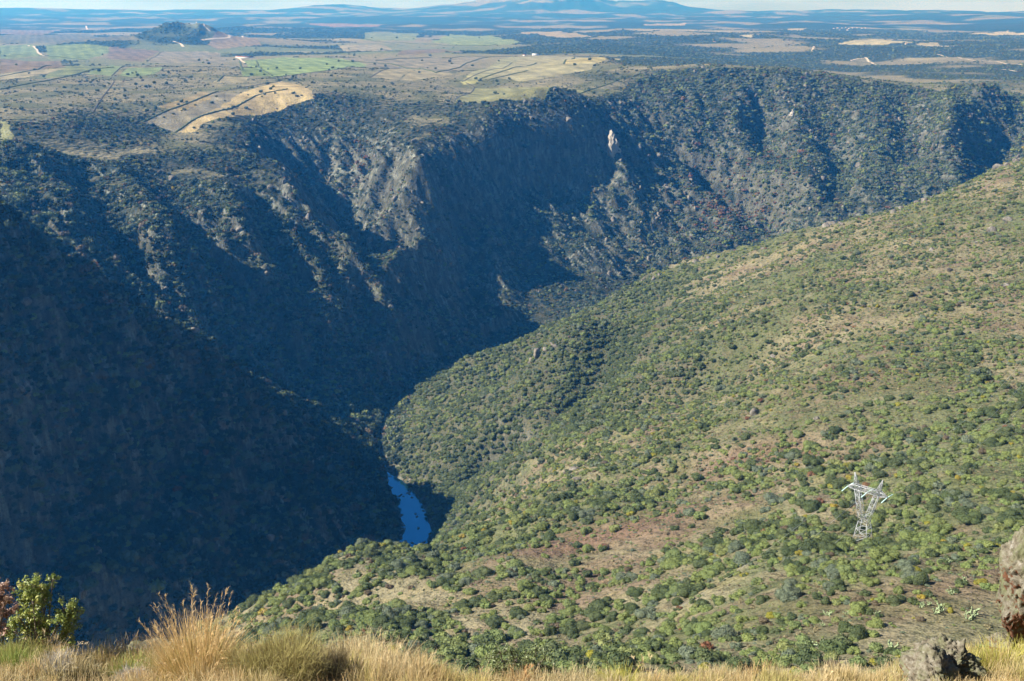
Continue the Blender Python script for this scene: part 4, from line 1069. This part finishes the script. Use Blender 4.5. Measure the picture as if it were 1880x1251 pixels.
for sgn in (-1, 1): lattice([(sgn*6, -.9, 22.2), (sgn*6, .9, 22.2), (sgn*6, .9, 24.2), (sgn*6, -.9, 24.2)], [(sgn*8.8, -.1, 22.3), (sgn*8.8, .1, 22.3), (sgn*8.8, .1, 22.6), (sgn*8.8, -.1, 22.6)], 3, MR, BR, mm, bb)
v, f = bars(mm, MR * .9); v2, f2 = bars(bb, BR)
mesh_obj('crossarm', v + v2, f + [tuple(i + len(v) for i in q) for q in f2], m_steel, pyl)
for sgn in (-1, 1):
    mm, bb = [], []
    lattice(ring(sgn * 4.9, .95, .9, 24.2), ring(sgn * 6.2, .08, .08, 29.6), 4, MR, BR, mm, bb)
    v, f = bars(mm, MR * .7); v2, f2 = bars(bb, BR * .8)
    mesh_obj('earth_wire_peak', v + v2, f + [tuple(i + len(v) for i in q) for q in f2], m_steel, pyl)
def lathe_string(a_, b_, k=16, r_=.2):
    a_ = Vector(a_); b_ = Vector(b_); d = (b_ - a_); L_ = d.length; d.normalize(); u_ = d.orthogonal().normalized(); w_ = d.cross(u_)
    vs, fs = [], []; S_ = 8
    prof = [(0, .04)]
    for i in range(k): t0 = (i + .2) / k; prof += [(t0, .06), (t0 + .15 / k, r_), (t0 + .45 / k, r_ * .8), (t0 + .6 / k, .06)]
    prof.append((1, .04))
    for t0, r0 in prof:
        for s_ in range(S_): vs.append(tuple(a_ + d * (t0 * L_) + u_ * (math.cos(s_ * 6.283 / S_) * r0) + w_ * (math.sin(s_ * 6.283 / S_) * r0)))
    for i in range(len(prof) - 1):
        for s_ in range(S_): fs.append((i * S_ + s_, i * S_ + (s_ + 1) % S_, (i + 1) * S_ + (s_ + 1) % S_, (i + 1) * S_ + s_))
    return vs, fs
wires = []
for xa, za in ((-8.8, 22.4), (0, 22.2), (8.8, 22.4)):
    for sgn in (-1, 1):
        e = (xa + (.0), sgn * 5.6, za - .5); v, f = lathe_string((xa, sgn * .2, za - .1), e, 18, .24); mesh_obj('insulator_string', v, f, m_glass, pyl); wires.append((e, sgn))
    if True:
        s_ = []; n_ = 14   # slack loop joining the two strings
        for i in range(n_): 
            f0, f1 = i / n_, (i + 1) / n_
            s_.append(((xa, -5.6 + 11.2 * f0, za - .5 - 2.6 * math.sin(math.pi * f0)), (xa, -5.6 + 11.2 * f1, za - .5 - 2.6 * math.sin(math.pi * f1))))
        v, f = bars(s_, .025); mesh_obj('jumper_cable', v, f, m_steel, pyl)
bpy.context.view_layer.update()
ca, sa = math.cos(math.radians(-42)), math.sin(math.radians(-42))
for (e, sgn) in wires:
    L_ = 330.0; s_ = []
    rise = 60.0 if sgn < 0 else 40.0
    for i in range(24):
        P_ = []
        for f0 in (i / 24, (i + 1) / 24):
            yy = e[1] + sgn * L_ * f0; zz = e[2] + rise * f0 - 26 * math.sin(math.pi * f0)
            P_.append(((e[0] * ca - yy * sa) * .9 + px_, (e[0] * sa + yy * ca) * .9 + py_, zz * .9 + pz_))
        s_.append(tuple(P_))
    v, f = bars(s_, .022); o = mesh_obj('power_line', v, f, m_steel)
    tag(o, 'thin grey conductor running from the pylon %s' % ('towards the brow' if sgn < 0 else 'over the hillside'), 'cable', 'conductors strung from the pylon')

# ---------------------------------------------------------------- prickly pears on the slope
m_cactus = plain('cactus_pads', (.26, .32, .17), .6, 0, .25, 4.0)
def cactus_mesh(seed):
    r_ = np.random.RandomState(seed); vs, fs = [], []; n = 0; S_ = 10
    tips = [(np.array([math.cos(a) * .5 * r_.rand(), math.sin(a) * .5 * r_.rand(), 0.]), a) for a in r_.rand(9) * 6.28]
    for (p, a) in tips:
        base_ = p.copy(); tilt = r_.uniform(.05, .7)
        for lev in range(r_.randint(2, 5)):
            hh = r_.uniform(.28, .42); dirv = np.array([math.cos(a) * math.sin(tilt), math.sin(a) * math.sin(tilt), math.cos(tilt)])
            side = np.array([-math.sin(a + r_.rand() * 2), math.cos(a + 1), 0]); side -= dirv * (side @ dirv); side /= np.linalg.norm(side); thick = np.cross(dirv, side)
            c_ = base_ + dirv * hh * .5
            for off in (-.035, .035):
                for s_ in range(S_):
                    an = s_ * 6.283 / S_; vs.append(c_ + dirv * math.cos(an) * hh * .52 + side * math.sin(an) * hh * .36 + thick * off)
            fs.append(tuple(n + s_ for s_ in range(S_))[::-1]); fs.append(tuple(n + S_ + s_ for s_ in range(S_)))
            for s_ in range(S_): fs.append((n + s_, n + (s_ + 1) % S_, n + S_ + (s_ + 1) % S_, n + S_ + s_))
            n += 2 * S_; base_ = base_ + dirv * hh * .92; a += r_.uniform(-1.2, 1.2); tilt = min(tilt + r_.uniform(-.2, .4), 1.2)
    return vs, fs
CM = [mesh_obj('cactus_template', *cactus_mesh(s_), m_cactus, link=False).data for s_ in range(3)]
for (u_, v_, r0) in ((1726,1122,3.0),(1716,1126,2.2),(1690,1116,2.2),(1708,1112,2.0),(1782,1128,3.4),(1778,1138,2.6),(1748,1092,2.6),(1770,1068,2.2),(1739,1035,2.2),(1640,1190,2.6),(1505,1185,2.4),(1512,1150,1.8),(1520,1130,2.2),(1608,1128,1.8),(1555,1128,1.6),(1487,1190,2.4),(1160,1000,2.6),(1152,998,2.0),(1232,1150,2.0),(1290,925,1.8)):
    x, y, z = cast_px(u_, v_, 150, 1500)
    o = bpy.data.objects.new('prickly_pear', CM[rs.randint(3)]); COL.objects.link(o); o.location = (x, y, z); r0 *= .62; o.scale = (r0, r0, r0 * .9); o.rotation_euler = (0, 0, rs.rand() * 6)
    tag(o, 'pale green prickly pear clump %s' % ('on the bare ground by the tall leaning rock' if u_ > 1680 else 'on the slope beneath the pylon' if u_ > 1400 else 'in the reddish clearing'), 'cactus', 'prickly pears on the near hillside')

# ---------------------------------------------------------------- the brow in front: grasses, shrubs, rocks
def blades(P_, L_, lean, az_, width, c0, c1, rs_, curve=.5, lev=4, twist=None):
    """P_ base points; each blade a tapering ribbon that bends towards az_"""
    n = len(P_); t = np.linspace(0, 1, lev)[None, :, None]
    d = np.stack([np.cos(az_), np.sin(az_), np.zeros(n)], 1)[:, None, :]
    L_ = L_[:, None, None]; ln = lean[:, None, None]
    bend = ln * t + curve * ln * t * t
    pos = P_[:, None, :] + d * L_ * bend * .8 + np.array([0, 0, 1.])[None, None, :] * L_ * t * np.cos(np.clip(bend, 0, 1.3)) 
    wa = rs_.rand(n) * 6.283; s_ = np.stack([np.cos(wa), np.sin(wa), np.zeros(n)], 1)[:, None, :]
    w_ = width[:, None, None] * (1 - .8 * t)
    V_ = np.stack([pos - s_ * w_, pos + s_ * w_], 2).reshape(n, lev * 2, 3)
    C_ = c0[:, None, :] * (1 - t) + c1[:, None, :] * t; C_ = np.repeat(C_, 2, axis=1)
    b_ = (np.arange(n) * lev * 2)[:, None]; F_ = []
    for k in range(lev - 1): F_.append(np.stack([b_[:, 0] + 2*k, b_[:, 0] + 2*k+1, b_[:, 0] + 2*k+3, b_[:, 0] + 2*k+2], 1))
    return V_.reshape(-1, 3), np.concatenate(F_), C_.reshape(-1, 3)
m_blade, t, b = new_mat('grass_blades')
vc = N(t, 'ShaderNodeVertexColor', layer_name='blade'); t.links.new(vc.outputs['Color'], b.inputs['Base Color']); b.inputs['Roughness'].default_value = .6
tr = N(t, 'ShaderNodeBsdfTranslucent'); t.links.new(vc.outputs['Color'], tr.inputs[0]); ms = N(t, 'ShaderNodeMixShader'); ms.inputs[0].default_value = .3
t.links.new(b.outputs[0], ms.inputs[1]); t.links.new(tr.outputs[0], ms.inputs[2]); t.links.new(ms.outputs[0], t.nodes['Material Output'].inputs['Surface'])
def blade_obj(name, parts, parent=None):
    vs, fs, cs = [], [], []; n = 0
    for v, f, c in parts: vs.append(v); fs.append(f + n); cs.append(c); n += len(v)
    o = mesh_obj(name, np.concatenate(vs), np.concatenate(fs), m_blade, parent); color_attr(o.data, 'blade', np.concatenate(cs)); return o
def A3(*c): return np.array(c)
GOLD, STR, GRN, YGR, RUS = A3(.60,.43,.20), A3(.80,.68,.42), A3(.22,.30,.06), A3(.52,.50,.12), A3(.52,.27,.11)
def lerp3(a_, b_, t): return a_[None, :] * (1 - t[:, None]) + b_[None, :] * t[:, None]
rg = np.random.RandomState(77)
n = 240000
gx = rg.uniform(-8.5, 10.5, n); gy = rg.uniform(5.2, 14.8, n)
edge = 11.6 + 0.7 * fbm(gx / 4, gx * 0 + 3.3 / 4, 3, 65) + 0.55 * np.maximum(gx - 2.5, 0)
gz = height(gx, gy)
ug, vg, _q = project(gx, gy, gz)
cl = fbm(gx / .55, gy / .55, 3, 301); cl2 = fbm(gx / 1.6, gy / 1.6, 3, 305)
ok = (gy < edge + .5) & (ug > -120) & (ug < 2000) & (vg < 1420) & (rg.rand(n) < np.clip(.75 + .9 * cl, .12, 1))
gx, gy, gz, cl, cl2, ug = [a_[ok] for a_ in (gx, gy, gz, cl, cl2, ug)]; n = len(gx)
Lg = np.clip((.09 + .17 * np.maximum(cl + .2, 0) + .09 * rg.rand(n)), .04, .4) * (1 + .9 * smooth(600, 680, ug) * smooth(860, 740, ug))
mixv = np.clip(.6 + cl2 * .9 + .25 * rg.normal(size=n), 0, 1)
c_top = lerp3(GOLD, STR, mixv); yel = (fbm(gx / .9, gy / .9, 3, 309) + .20 * smooth(1000, 1250, ug) > .42); c_top[yel] = c_top[yel] * .35 + YGR * .65
rus = fbm(gx / .7, gy / .7, 2, 313) - .3 * smooth(500, 800, ug) > .22; c_top[rus] = c_top[rus] * .5 + RUS * .5
c_bot = lerp3(A3(.36,.25,.11), A3(.30,.28,.09), rg.rand(n)); c_top *= (.75 + .5 * rg.rand(n))[:, None]
grass = blade_obj('dry_grass', [blades(np.stack([gx, gy, gz - .02], 1), Lg, np.abs(rg.normal(size=n)) * .35 + .05, rg.rand(n) * 6.283, .0022 + .0022 * rg.rand(n), c_bot, c_top, rg)])
tag(grass, 'dry golden grass covering the brow in front', kind='stuff')
print('blades', n)

def fgp(u_, v_): return np.array(cast_px(u_, v_, 5.0, 22.0))
def tuft(name, base_, n, rad_, L0, L1, lean_, bot, top, width=.003, curve=.6, label=None, cat=None, group=None, heads=0, spread=1.0):
    root = bpy.data.objects.new(name, None); COL.objects.link(root); root.location = tuple(base_)
    tag(root, label, cat, group)
    def one(nm, n, L0, L1, lean_, bot, top, width):
        a_ = rg.rand(n) * 6.283; d_ = np.sqrt(rg.rand(n)) * rad_
        P_ = np.stack([np.cos(a_) * d_, np.sin(a_) * d_, np.zeros(n) - .05], 1)
        ln = (d_ / rad_) * lean_ * (.5 + rg.rand(n)) + .06 * rg.rand(n); L_ = rg.uniform(L0, L1, n) * (1 - .18 * d_ / rad_)
        m_ = rg.rand(n)
        c1_ = top[0][None] * (1 - m_[:, None]) + top[1][None] * m_[:, None]; c0_ = bot[0][None] * (1 - m_[:, None]) + bot[1][None] * m_[:, None]
        blade_obj(nm, [blades(P_, L_, ln, a_ + rg.normal(size=n) * .5, width * (.7 + .6 * rg.rand(n)), c0_, c1_ * (.8 + .4 * rg.rand(n))[:, None], rg, curve, 5)], root)
        return P_, L_, ln, a_
    one('leaf_blades', n, L0 * .45, L0 * 1.0, lean_ * 1.3, bot, (bot[1], top[0]), width)
    one('stalks', int(n * .55), L0, L1, lean_, (bot[0], top[0]), top, width * .9)
    if heads:   # feathery seed heads at the stalk tips
        a_ = rg.rand(heads) * 6.283; d_ = np.sqrt(rg.rand(heads)) * rad_; ln = (d_ / rad_) * lean_ * (.5 + rg.rand(heads)); L_ = rg.uniform(L0 * 1.05, L1 * 1.05, heads)
        P_ = np.stack([np.cos(a_) * d_, np.sin(a_) * d_, np.zeros(heads)], 1); k = np.repeat(np.arange(heads), 1)
        parts_ = [blades(P_, L_, ln, a_, np.full(heads, .0022), np.tile(top[0], (heads, 1)), np.tile(top[1] * .8, (heads, 1)), rg, curve, 5)]
        # slim spikelets on the upper third of each stalk
        for q in range(14):
            tt = rg.uniform(.72, 1.0, heads); bend = ln * tt + curve * ln * tt * tt; d3 = np.stack([np.cos(a_), np.sin(a_), np.zeros(heads)], 1)
            pos = P_ + d3 * (L_ * bend * .8)[:, None] + np.array([0, 0, 1.])[None] * (L_ * tt * np.cos(bend))[:, None]
            parts_.append(blades(pos, np.full(heads, .045) * (.7 + .6 * rg.rand(heads)), .25 + .3 * rg.rand(heads) + ln, a_ + rg.normal(size=heads), np.full(heads, .0035), np.tile(top[0] * .9, (heads, 1)), np.tile(top[1], (heads, 1)), rg, .2, 3))
        blade_obj('seed_heads', parts_, root)
    return root
bb_ = fgp(362, 1246)
tuft('grass_tuft', bb_, 2600, .30, .46, .84, .40, (GRN * .9, A3(.55,.42,.15)), (GOLD, A3(.85,.62,.32)), .0034, .5, 'tall golden feathery grass tuft at the edge of the brow', 'grass tuft', None, 95)
for (u_, v_, s_, lb, kind_) in ((668,1246,.8,'pale straw grass tuft right of the broom bush','s'),(705,1250,.65,'bleached grass tuft with drooping heads beyond the broom bush','s'),(740,1255,.6,'short pale grass tuft nearest the leafy shrub','s'),
                           (250,1230,.5,'bright green grass clump on the brow near the tall tuft','g'),(225,1240,.45,'small green grass clump beside the grey twigs','g'),(640,1258,.65,'yellow green grass clump at the foot of the broom bush','y'),
                           (1140,1262,.6,'yellow green grass clump on the brow under the hillside','y'),(1190,1258,.5,'golden grass clump with thin stalks on the brow','s'),(1795,1190,.75,'bright yellow broom tuft between the boulder and the leaning rock','y'),
                           (1770,1238,.75,'yellow green broom tuft in front of the lichened boulder','y'),(1835,1225,.8,'rusty yellow broom tuft under the leaning rock','y'),(1876,1220,.7,'yellow grass tuft below the leaning rock at the frame edge','y'),
                           (160,1185,.55,'thin reddish grass tuft beside the green sapling','r'),(20,1225,.6,'dark green rush tuft under the red leaved shrub','g'),(90,1215,.5,'dry stalks standing before the green sapling','s'),(960,1262,.45,'brown stalk tuft in front of the leafy shrub','r'),(1250,1262,.4,'yellow grass clump far along the brow','y'),(1500,1262,.35,'short golden tuft on the brow below the pylon','s')):
    p = fgp(u_, v_); 
    pal = {'s': ((A3(.30,.26,.10), A3(.36,.30,.12)), (STR, GOLD)), 'g': ((GRN * .7, GRN), (A3(.30,.36,.10), A3(.42,.42,.12))), 'y': ((A3(.20,.20,.05), A3(.28,.27,.06)), (YGR, A3(.55,.48,.12))), 'r': ((A3(.22,.14,.07), RUS * .7), (RUS, GOLD))}[kind_]
    tuft('grass_tuft', p, int(750 * s_ + 150), .30 * s_, .34 * s_, .66 * s_, .5, pal[0], pal[1], .003, .6, lb, 'grass tuft', 'grass tufts on the brow', 12 if kind_ in 'sr' else 0)

# broom bush: fans of thin green twigs over brown stems
def twig_bush(name, base_, rad_, h_, n, label, cat, cols, group=None):
    root = bpy.data.objects.new(name, None); COL.objects.link(root); root.location = tuple(base_); tag(root, label, cat, group)
    ns = 60; a_ = rg.rand(ns) * 6.283; d_ = np.sqrt(rg.rand(ns)) * rad_ * .35
    P_ = np.stack([np.cos(a_) * d_, np.sin(a_) * d_, np.full(ns, -.05)], 1); ln = d_ / rad_ * 2.2 * (.6 + .5 * rg.rand(ns)); L_ = h_ * rg.uniform(.5, .85, ns)
    blade_obj('stems', [blades(P_, L_, ln, a_, np.full(ns, .008), np.tile(A3(.10,.07,.045), (ns, 1)), np.tile(A3(.16,.11,.06), (ns, 1)), rg, .3, 5)], root)
    q_ = rg.randint(0, ns, n); tt = rg.uniform(.25, 1.0, n); bend = ln[q_] * tt + .3 * ln[q_] * tt * tt
    d3 = np.stack([np.cos(a_[q_]), np.sin(a_[q_]), np.zeros(n)], 1)
    pos = P_[q_] + d3 * (L_[q_] * bend * .8)[:, None] + np.array([0, 0, 1.])[None] * (L_[q_] * tt * np.cos(np.clip(bend, 0, 1.3)))[:, None] + rg.normal(size=(n, 3)) * .045 * rad_ / .4
    tl = np.clip((pos[:, 2] / h_) * 1.1 + .25 * rg.normal(size=n), 0, 1)
    c0_ = lerp3(cols[0], cols[1], tl); c1_ = lerp3(cols[1], cols[2], tl) * (.8 + .4 * rg.rand(n))[:, None]
    blade_obj('twigs', [blades(pos, rg.uniform(.06, .20, n) * (h_ / .5), .15 + .5 * np.abs(rg.normal(size=n)), a_[q_] + rg.normal(size=n) * 1.1, np.full(n, .0022), c0_, c1_, rg, .3, 3)], root)
    return root
BRC = (A3(.18,.125,.08), A3(.34,.28,.12), A3(.58,.54,.18))
twig_bush('broom_bush', fgp(520, 1262), .52, .56, 13000, 'rounded olive green broom bush with brown stems beside the golden tuft', 'bush', BRC)
twig_bush('broom_bush', fgp(610, 1258), .30, .46, 6000, 'thin brownish broom bush behind the pale grass tufts', 'bush', (A3(.15,.11,.08), A3(.26,.21,.11), A3(.36,.30,.14)))
twig_bush('dry_shrub', fgp(105, 1236), .22, .24, 2600, 'ash grey dried twigs in the grass below the sapling', 'dry shrub', (A3(.25,.23,.21), A3(.42,.40,.37), A3(.55,.52,.48)), 'ash grey dried shrubs')
twig_bush('dry_shrub', fgp(235, 1256), .2, .2, 2200, 'ash grey dried twigs next to the green grass clump', 'dry shrub', (A3(.25,.23,.21), A3(.40,.37,.35), A3(.52,.48,.45)), 'ash grey dried shrubs')
twig_bush('broom_bush', fgp(45, 1225), .34, .34, 6000, 'low olive bush spreading around the foot of the green sapling', 'bush', (A3(.16,.14,.07), A3(.32,.30,.10), A3(.52,.50,.16)))

# leafy sapling shrubs
def leaf_faces(c, nrm, size, rs_):
    m = len(c); ax = np.cross(nrm, rnd_unit(m, rs_)); ax /= np.linalg.norm(ax, axis=1)[:, None]; bx = np.cross(nrm, ax); s_ = size * (.6 + .8 * rs_.rand(m))[:, None]
    q = np.stack([c - ax * s_, c - bx * s_ * .5 + nrm * s_ * .12, c + ax * s_, c + bx * s_ * .5 + nrm * s_ * .12], 1).reshape(-1, 3)
    return q, np.arange(m * 4).reshape(m, 4)
def tube(path, r0, r1, S_=6):
    vs, fs = [], []; n = len(path)
    for i, p in enumerate(path):
        p = Vector(p); d = (Vector(path[min(i + 1, n - 1)]) - Vector(path[max(i - 1, 0)])).normalized(); u_ = d.orthogonal().normalized(); w_ = d.cross(u_); r_ = r0 + (r1 - r0) * i / (n - 1)
        for s_ in range(S_): vs.append(tuple(p + u_ * math.cos(s_ * 6.283 / S_) * r_ + w_ * math.sin(s_ * 6.283 / S_) * r_))
    for i in range(n - 1):
        for s_ in range(S_): fs.append((i*S_+s_, i*S_+(s_+1)%S_, (i+1)*S_+(s_+1)%S_, (i+1)*S_+s_))
    return vs, fs
m_bark = plain('bark', (.20, .17, .14), .9, 0, .3, 20)
def sapling(name, base_, clumps, per, leaf, mat, label, cat):
    """clumps: (u, v, radius in px) at the shrub's own distance"""
    root = bpy.data.objects.new(name, None); COL.objects.link(root); root.location = tuple(base_); tag(root, label, cat)
    Y0 = base_[1]; vs, fs = [], []; n = 0; cs, ns_ = [], []
    for (u_, v_, rp) in clumps:
        c_ = np.array(at(u_, v_, Y0 + rg.uniform(-.12, .12))) - base_; zc_ = Y0 * CP - (c_[2] + base_[2]) * SP; r_ = rp * 1.2 / 2000.0 * zc_
        st = np.array([rg.uniform(-.04, .04), rg.uniform(-.04, .04), -.08]); mid = (st + c_) / 2 + np.array([rg.uniform(-.06, .06), rg.uniform(-.05, .05), .03])
        path = [st, (st + mid) / 2, mid, (mid + c_) / 2, c_]; v, f = tube(path, .016, .006); vs += v; fs += [tuple(i + n for i in q) for q in f]; n += len(v)
        for _ in range(9):
            e = c_ + rnd_unit(1, rg)[0] * r_ * .95; v, f = tube([c_ * .9 + mid * .1, (c_ + e) / 2, e], .005, .002, 4); vs += v; fs += [tuple(i + n for i in q) for q in f]; n += len(v)
            # sprays of leaves around each twig
            k = int(per * (rp / 30.0) ** 2 / 9); d = rnd_unit(k, rg); pos = (c_ + (e - c_) * rg.uniform(.45, 1.1, k)[:, None]) + d * r_ * .34 * rg.rand(k)[:, None] ** .5; cs.append(pos); ns_.append(d)
    mesh_obj('branches', vs, fs, m_bark, root)
    c_ = np.concatenate(cs); nn_ = np.concatenate(ns_) + np.array([0, -.2, .6]); nn_ /= np.linalg.norm(nn_, axis=1)[:, None]
    nn_ = nn_ + rnd_unit(len(nn_), rg) * .6; nn_ /= np.linalg.norm(nn_, axis=1)[:, None]
    q, f = leaf_faces(c_, nn_, leaf, rg); mesh_obj('foliage', q, f, mat, root); return root
def leaf2(name, stops, scale=9.0, tr_=.25):
    m, t, b = new_mat(name); g = N(t, 'ShaderNodeNewGeometry'); tc = N(t, 'ShaderNodeTexCoord')
    f = noise_node(t, tc.outputs['Object'], scale, 2, .8); c = ramp(t, f, stops); c = mix(t, 1.0, c, ramp(t, math_(t, 'FRACT', math_(t, 'MULTIPLY', g.outputs['Random Per Island'], 1.0)), [(0, (.7,.7,.7)), (1, (1.0, 1.0, 1.0))]), 'MULTIPLY')
    t.links.new(c, b.inputs['Base Color']); b.inputs['Roughness'].default_value = .42; b.inputs['Specular IOR Level'].default_value = .4
    tr = N(t, 'ShaderNodeBsdfTranslucent'); t.links.new(c, tr.inputs[0]); ms = N(t, 'ShaderNodeMixShader'); ms.inputs[0].default_value = tr_
    t.links.new(b.outputs[0], ms.inputs[1]); t.links.new(tr.outputs[0], ms.inputs[2]); t.links.new(ms.outputs[0], t.nodes['Material Output'].inputs['Surface']); return m
M_SAP = leaf2('sapling_leaves', [(.3, (.15,.21,.05)), (.5, (.28,.34,.07)), (.66, (.48,.48,.13)), (.76, (.45,.28,.10))])
M_REDL = leaf2('red_leaves', [(.3, (.30,.15,.09)), (.5, (.42,.25,.17)), (.7, (.50,.35,.23))])
M_SHR = leaf2('brow_shrub_leaves', [(.3, (.12,.16,.06)), (.5, (.22,.27,.10)), (.72, (.38,.40,.19))])
sapling('oak_sapling', fgp(85, 1212), [(62,1073,19),(50,1088,19),(78,1080,18),(97,1062,10),(84,1100,17),(60,1104,18),(42,1100,10),(72,1096,18),(50,1130,20),(35,1135,14),(118,1117,19),(138,1122,13),(110,1138,17),(132,1148,16),(118,1165,18),(30,1160,22),(70,1140,18),(55,1165,22),(90,1160,18),(125,1185,15)], 1300, .0155, M_SAP, 'leafy green oak sapling on the brow at the lower left', 'sapling')
sapling('red_leaved_shrub', fgp(-8, 1212), [(5,1085,16),(-12,1082,20),(12,1095,13),(0,1110,20),(16,1118,13),(-20,1120,22),(5,1135,16),(8,1152,10)], 1200, .014, M_REDL, 'reddish brown leaved shrub at the left edge of the photo', 'shrub')
sapling('leafy_shrub', fgp(950, 1252), [(900,1206,15),(918,1196,14),(938,1194,13),(925,1212,18),(948,1210,16),(968,1208,14),(985,1200,14),(1003,1205,13),(975,1222,18),(1000,1222,15),(905,1226,16),(940,1232,20),(1015,1225,10),(985,1240,18),(915,1240,18)], 1100, .013, M_SHR, 'small leaved olive shrub on the brow below the hillside', 'shrub')

# rocks on the brow
def big_rock(name, u_, v_, Y0, half_w, half_h, depth, seed, label, sub=6, lean=0.0, mat=None, notch=None):
    c_ = np.array(at(u_, v_, Y0)); q, f = rock_mesh(sub, seed, (1, 1, 1), .55, .85)
    q = q * np.array([half_w, depth, half_h])
    if notch is not None: q = notch(q, half_w, half_h)
    q[:, 0] += lean * q[:, 2]
    o = mesh_obj(name, q, f, mat or m_rock, smooth_shade=False); o.location = tuple(c_); tag(o, label, 'rock'); return o
def fgy(u_, v_): return float(fgp(u_, v_)[1])
def undercut(q, hw_, hh_):
    t_ = q[:, 2] / hh_
    q[:, 0] *= 1 + .10 * np.sin(t_ * 5 + .5) - .30 * smooth(.2, 1.1, t_)
    q[:, 0] += hw_ * .50 * smooth(-.5, -1.1, t_)     # narrow foot, overhanging belly
    q[:, 1] *= 1 - .25 * smooth(-.3, -1, t_)
    return q
big_rock('leaning_rock', 1904, 1062, fgy(1875, 1208), .58, 1.05, .55, 411, 'tall rough lichened rock with rusty undercut at the edge of the brow', 6, 0.03, None, undercut)
big_rock('boulder', 1738, 1222, fgy(1738, 1256), .36, .34, .36, 423, 'rough lichen covered boulder beside the yellow broom tufts', 6)
big_rock('boulder', 1700, 1240, fgy(1700, 1262), .26, .26, .3, 424, 'pale lichened lower block against the big boulder', 5)
big_rock('boulder', 1846, 1190, fgy(1846, 1208), .22, .19, .2, 425, 'small rounded stone at the foot of the leaning rock', 5)
big_rock('stone', 458, 1250, fgy(458, 1256), .09, .06, .08, 426, 'small white stone in the grass before the broom bush', 4, 0, M_PALE)
p = fgp(280, 1212); big_rock('rock_ledge', 285, 1196, 11.7, .42, .07, .25, 427, 'dark flat rock ledge on the rim left of the tall tuft', 5, 0, m_rock)

# ---------------------------------------------------------------- air
hz_v, hz_f = box(-29000, 29000, -29000, 29000, -700, 400)
m_haze = bpy.data.materials.new('haze'); m_haze.use_nodes = True; t = m_haze.node_tree
t.nodes.remove(t.nodes['Principled BSDF']); pv = N(t, 'ShaderNodeVolumePrincipled')
pv.inputs['Color'].default_value = HAZE_COL; pv.inputs['Absorption Color'].default_value = (1, 1, 1, 1); pv.inputs['Density'].default_value = HAZE_D; pv.inputs['Anisotropy'].default_value = 0.25
t.links.new(pv.outputs[0], t.nodes['Material Output'].inputs['Volume'])
if HAZE_D > 0: tag(mesh_obj('haze', hz_v, hz_f, m_haze), 'blue air between the brow and the far mountains', kind='stuff')

# clouds low over the horizon, in the sky itself
t = nt; tc = N(t, 'ShaderNodeTexCoord'); mp = N(t, 'ShaderNodeMapping'); mp.inputs['Scale'].default_value = (4, 4, 46); t.links.new(tc.outputs['Generated'], mp.inputs[0])
cf = noise_node(t, mp.outputs[0], 1.0, 6, .6)
cm = ramp(t, cf, [(.38, (0, 0, 0)), (.56, (1, 1, 1))])
sz = N(t, 'ShaderNodeSeparateXYZ'); t.links.new(tc.outputs['Generated'], sz.inputs[0]); low = ramp(t, sz.outputs['Z'], [(.04, (1, 1, 1)), (.16, (0, 0, 0))])
skyc = mix(t, math_(t, 'MULTIPLY', math_(t, 'MULTIPLY', cm, CLOUD_MIX), low), sky.outputs[0], CLOUD_COL)
t.links.new(skyc, bg.inputs[0])
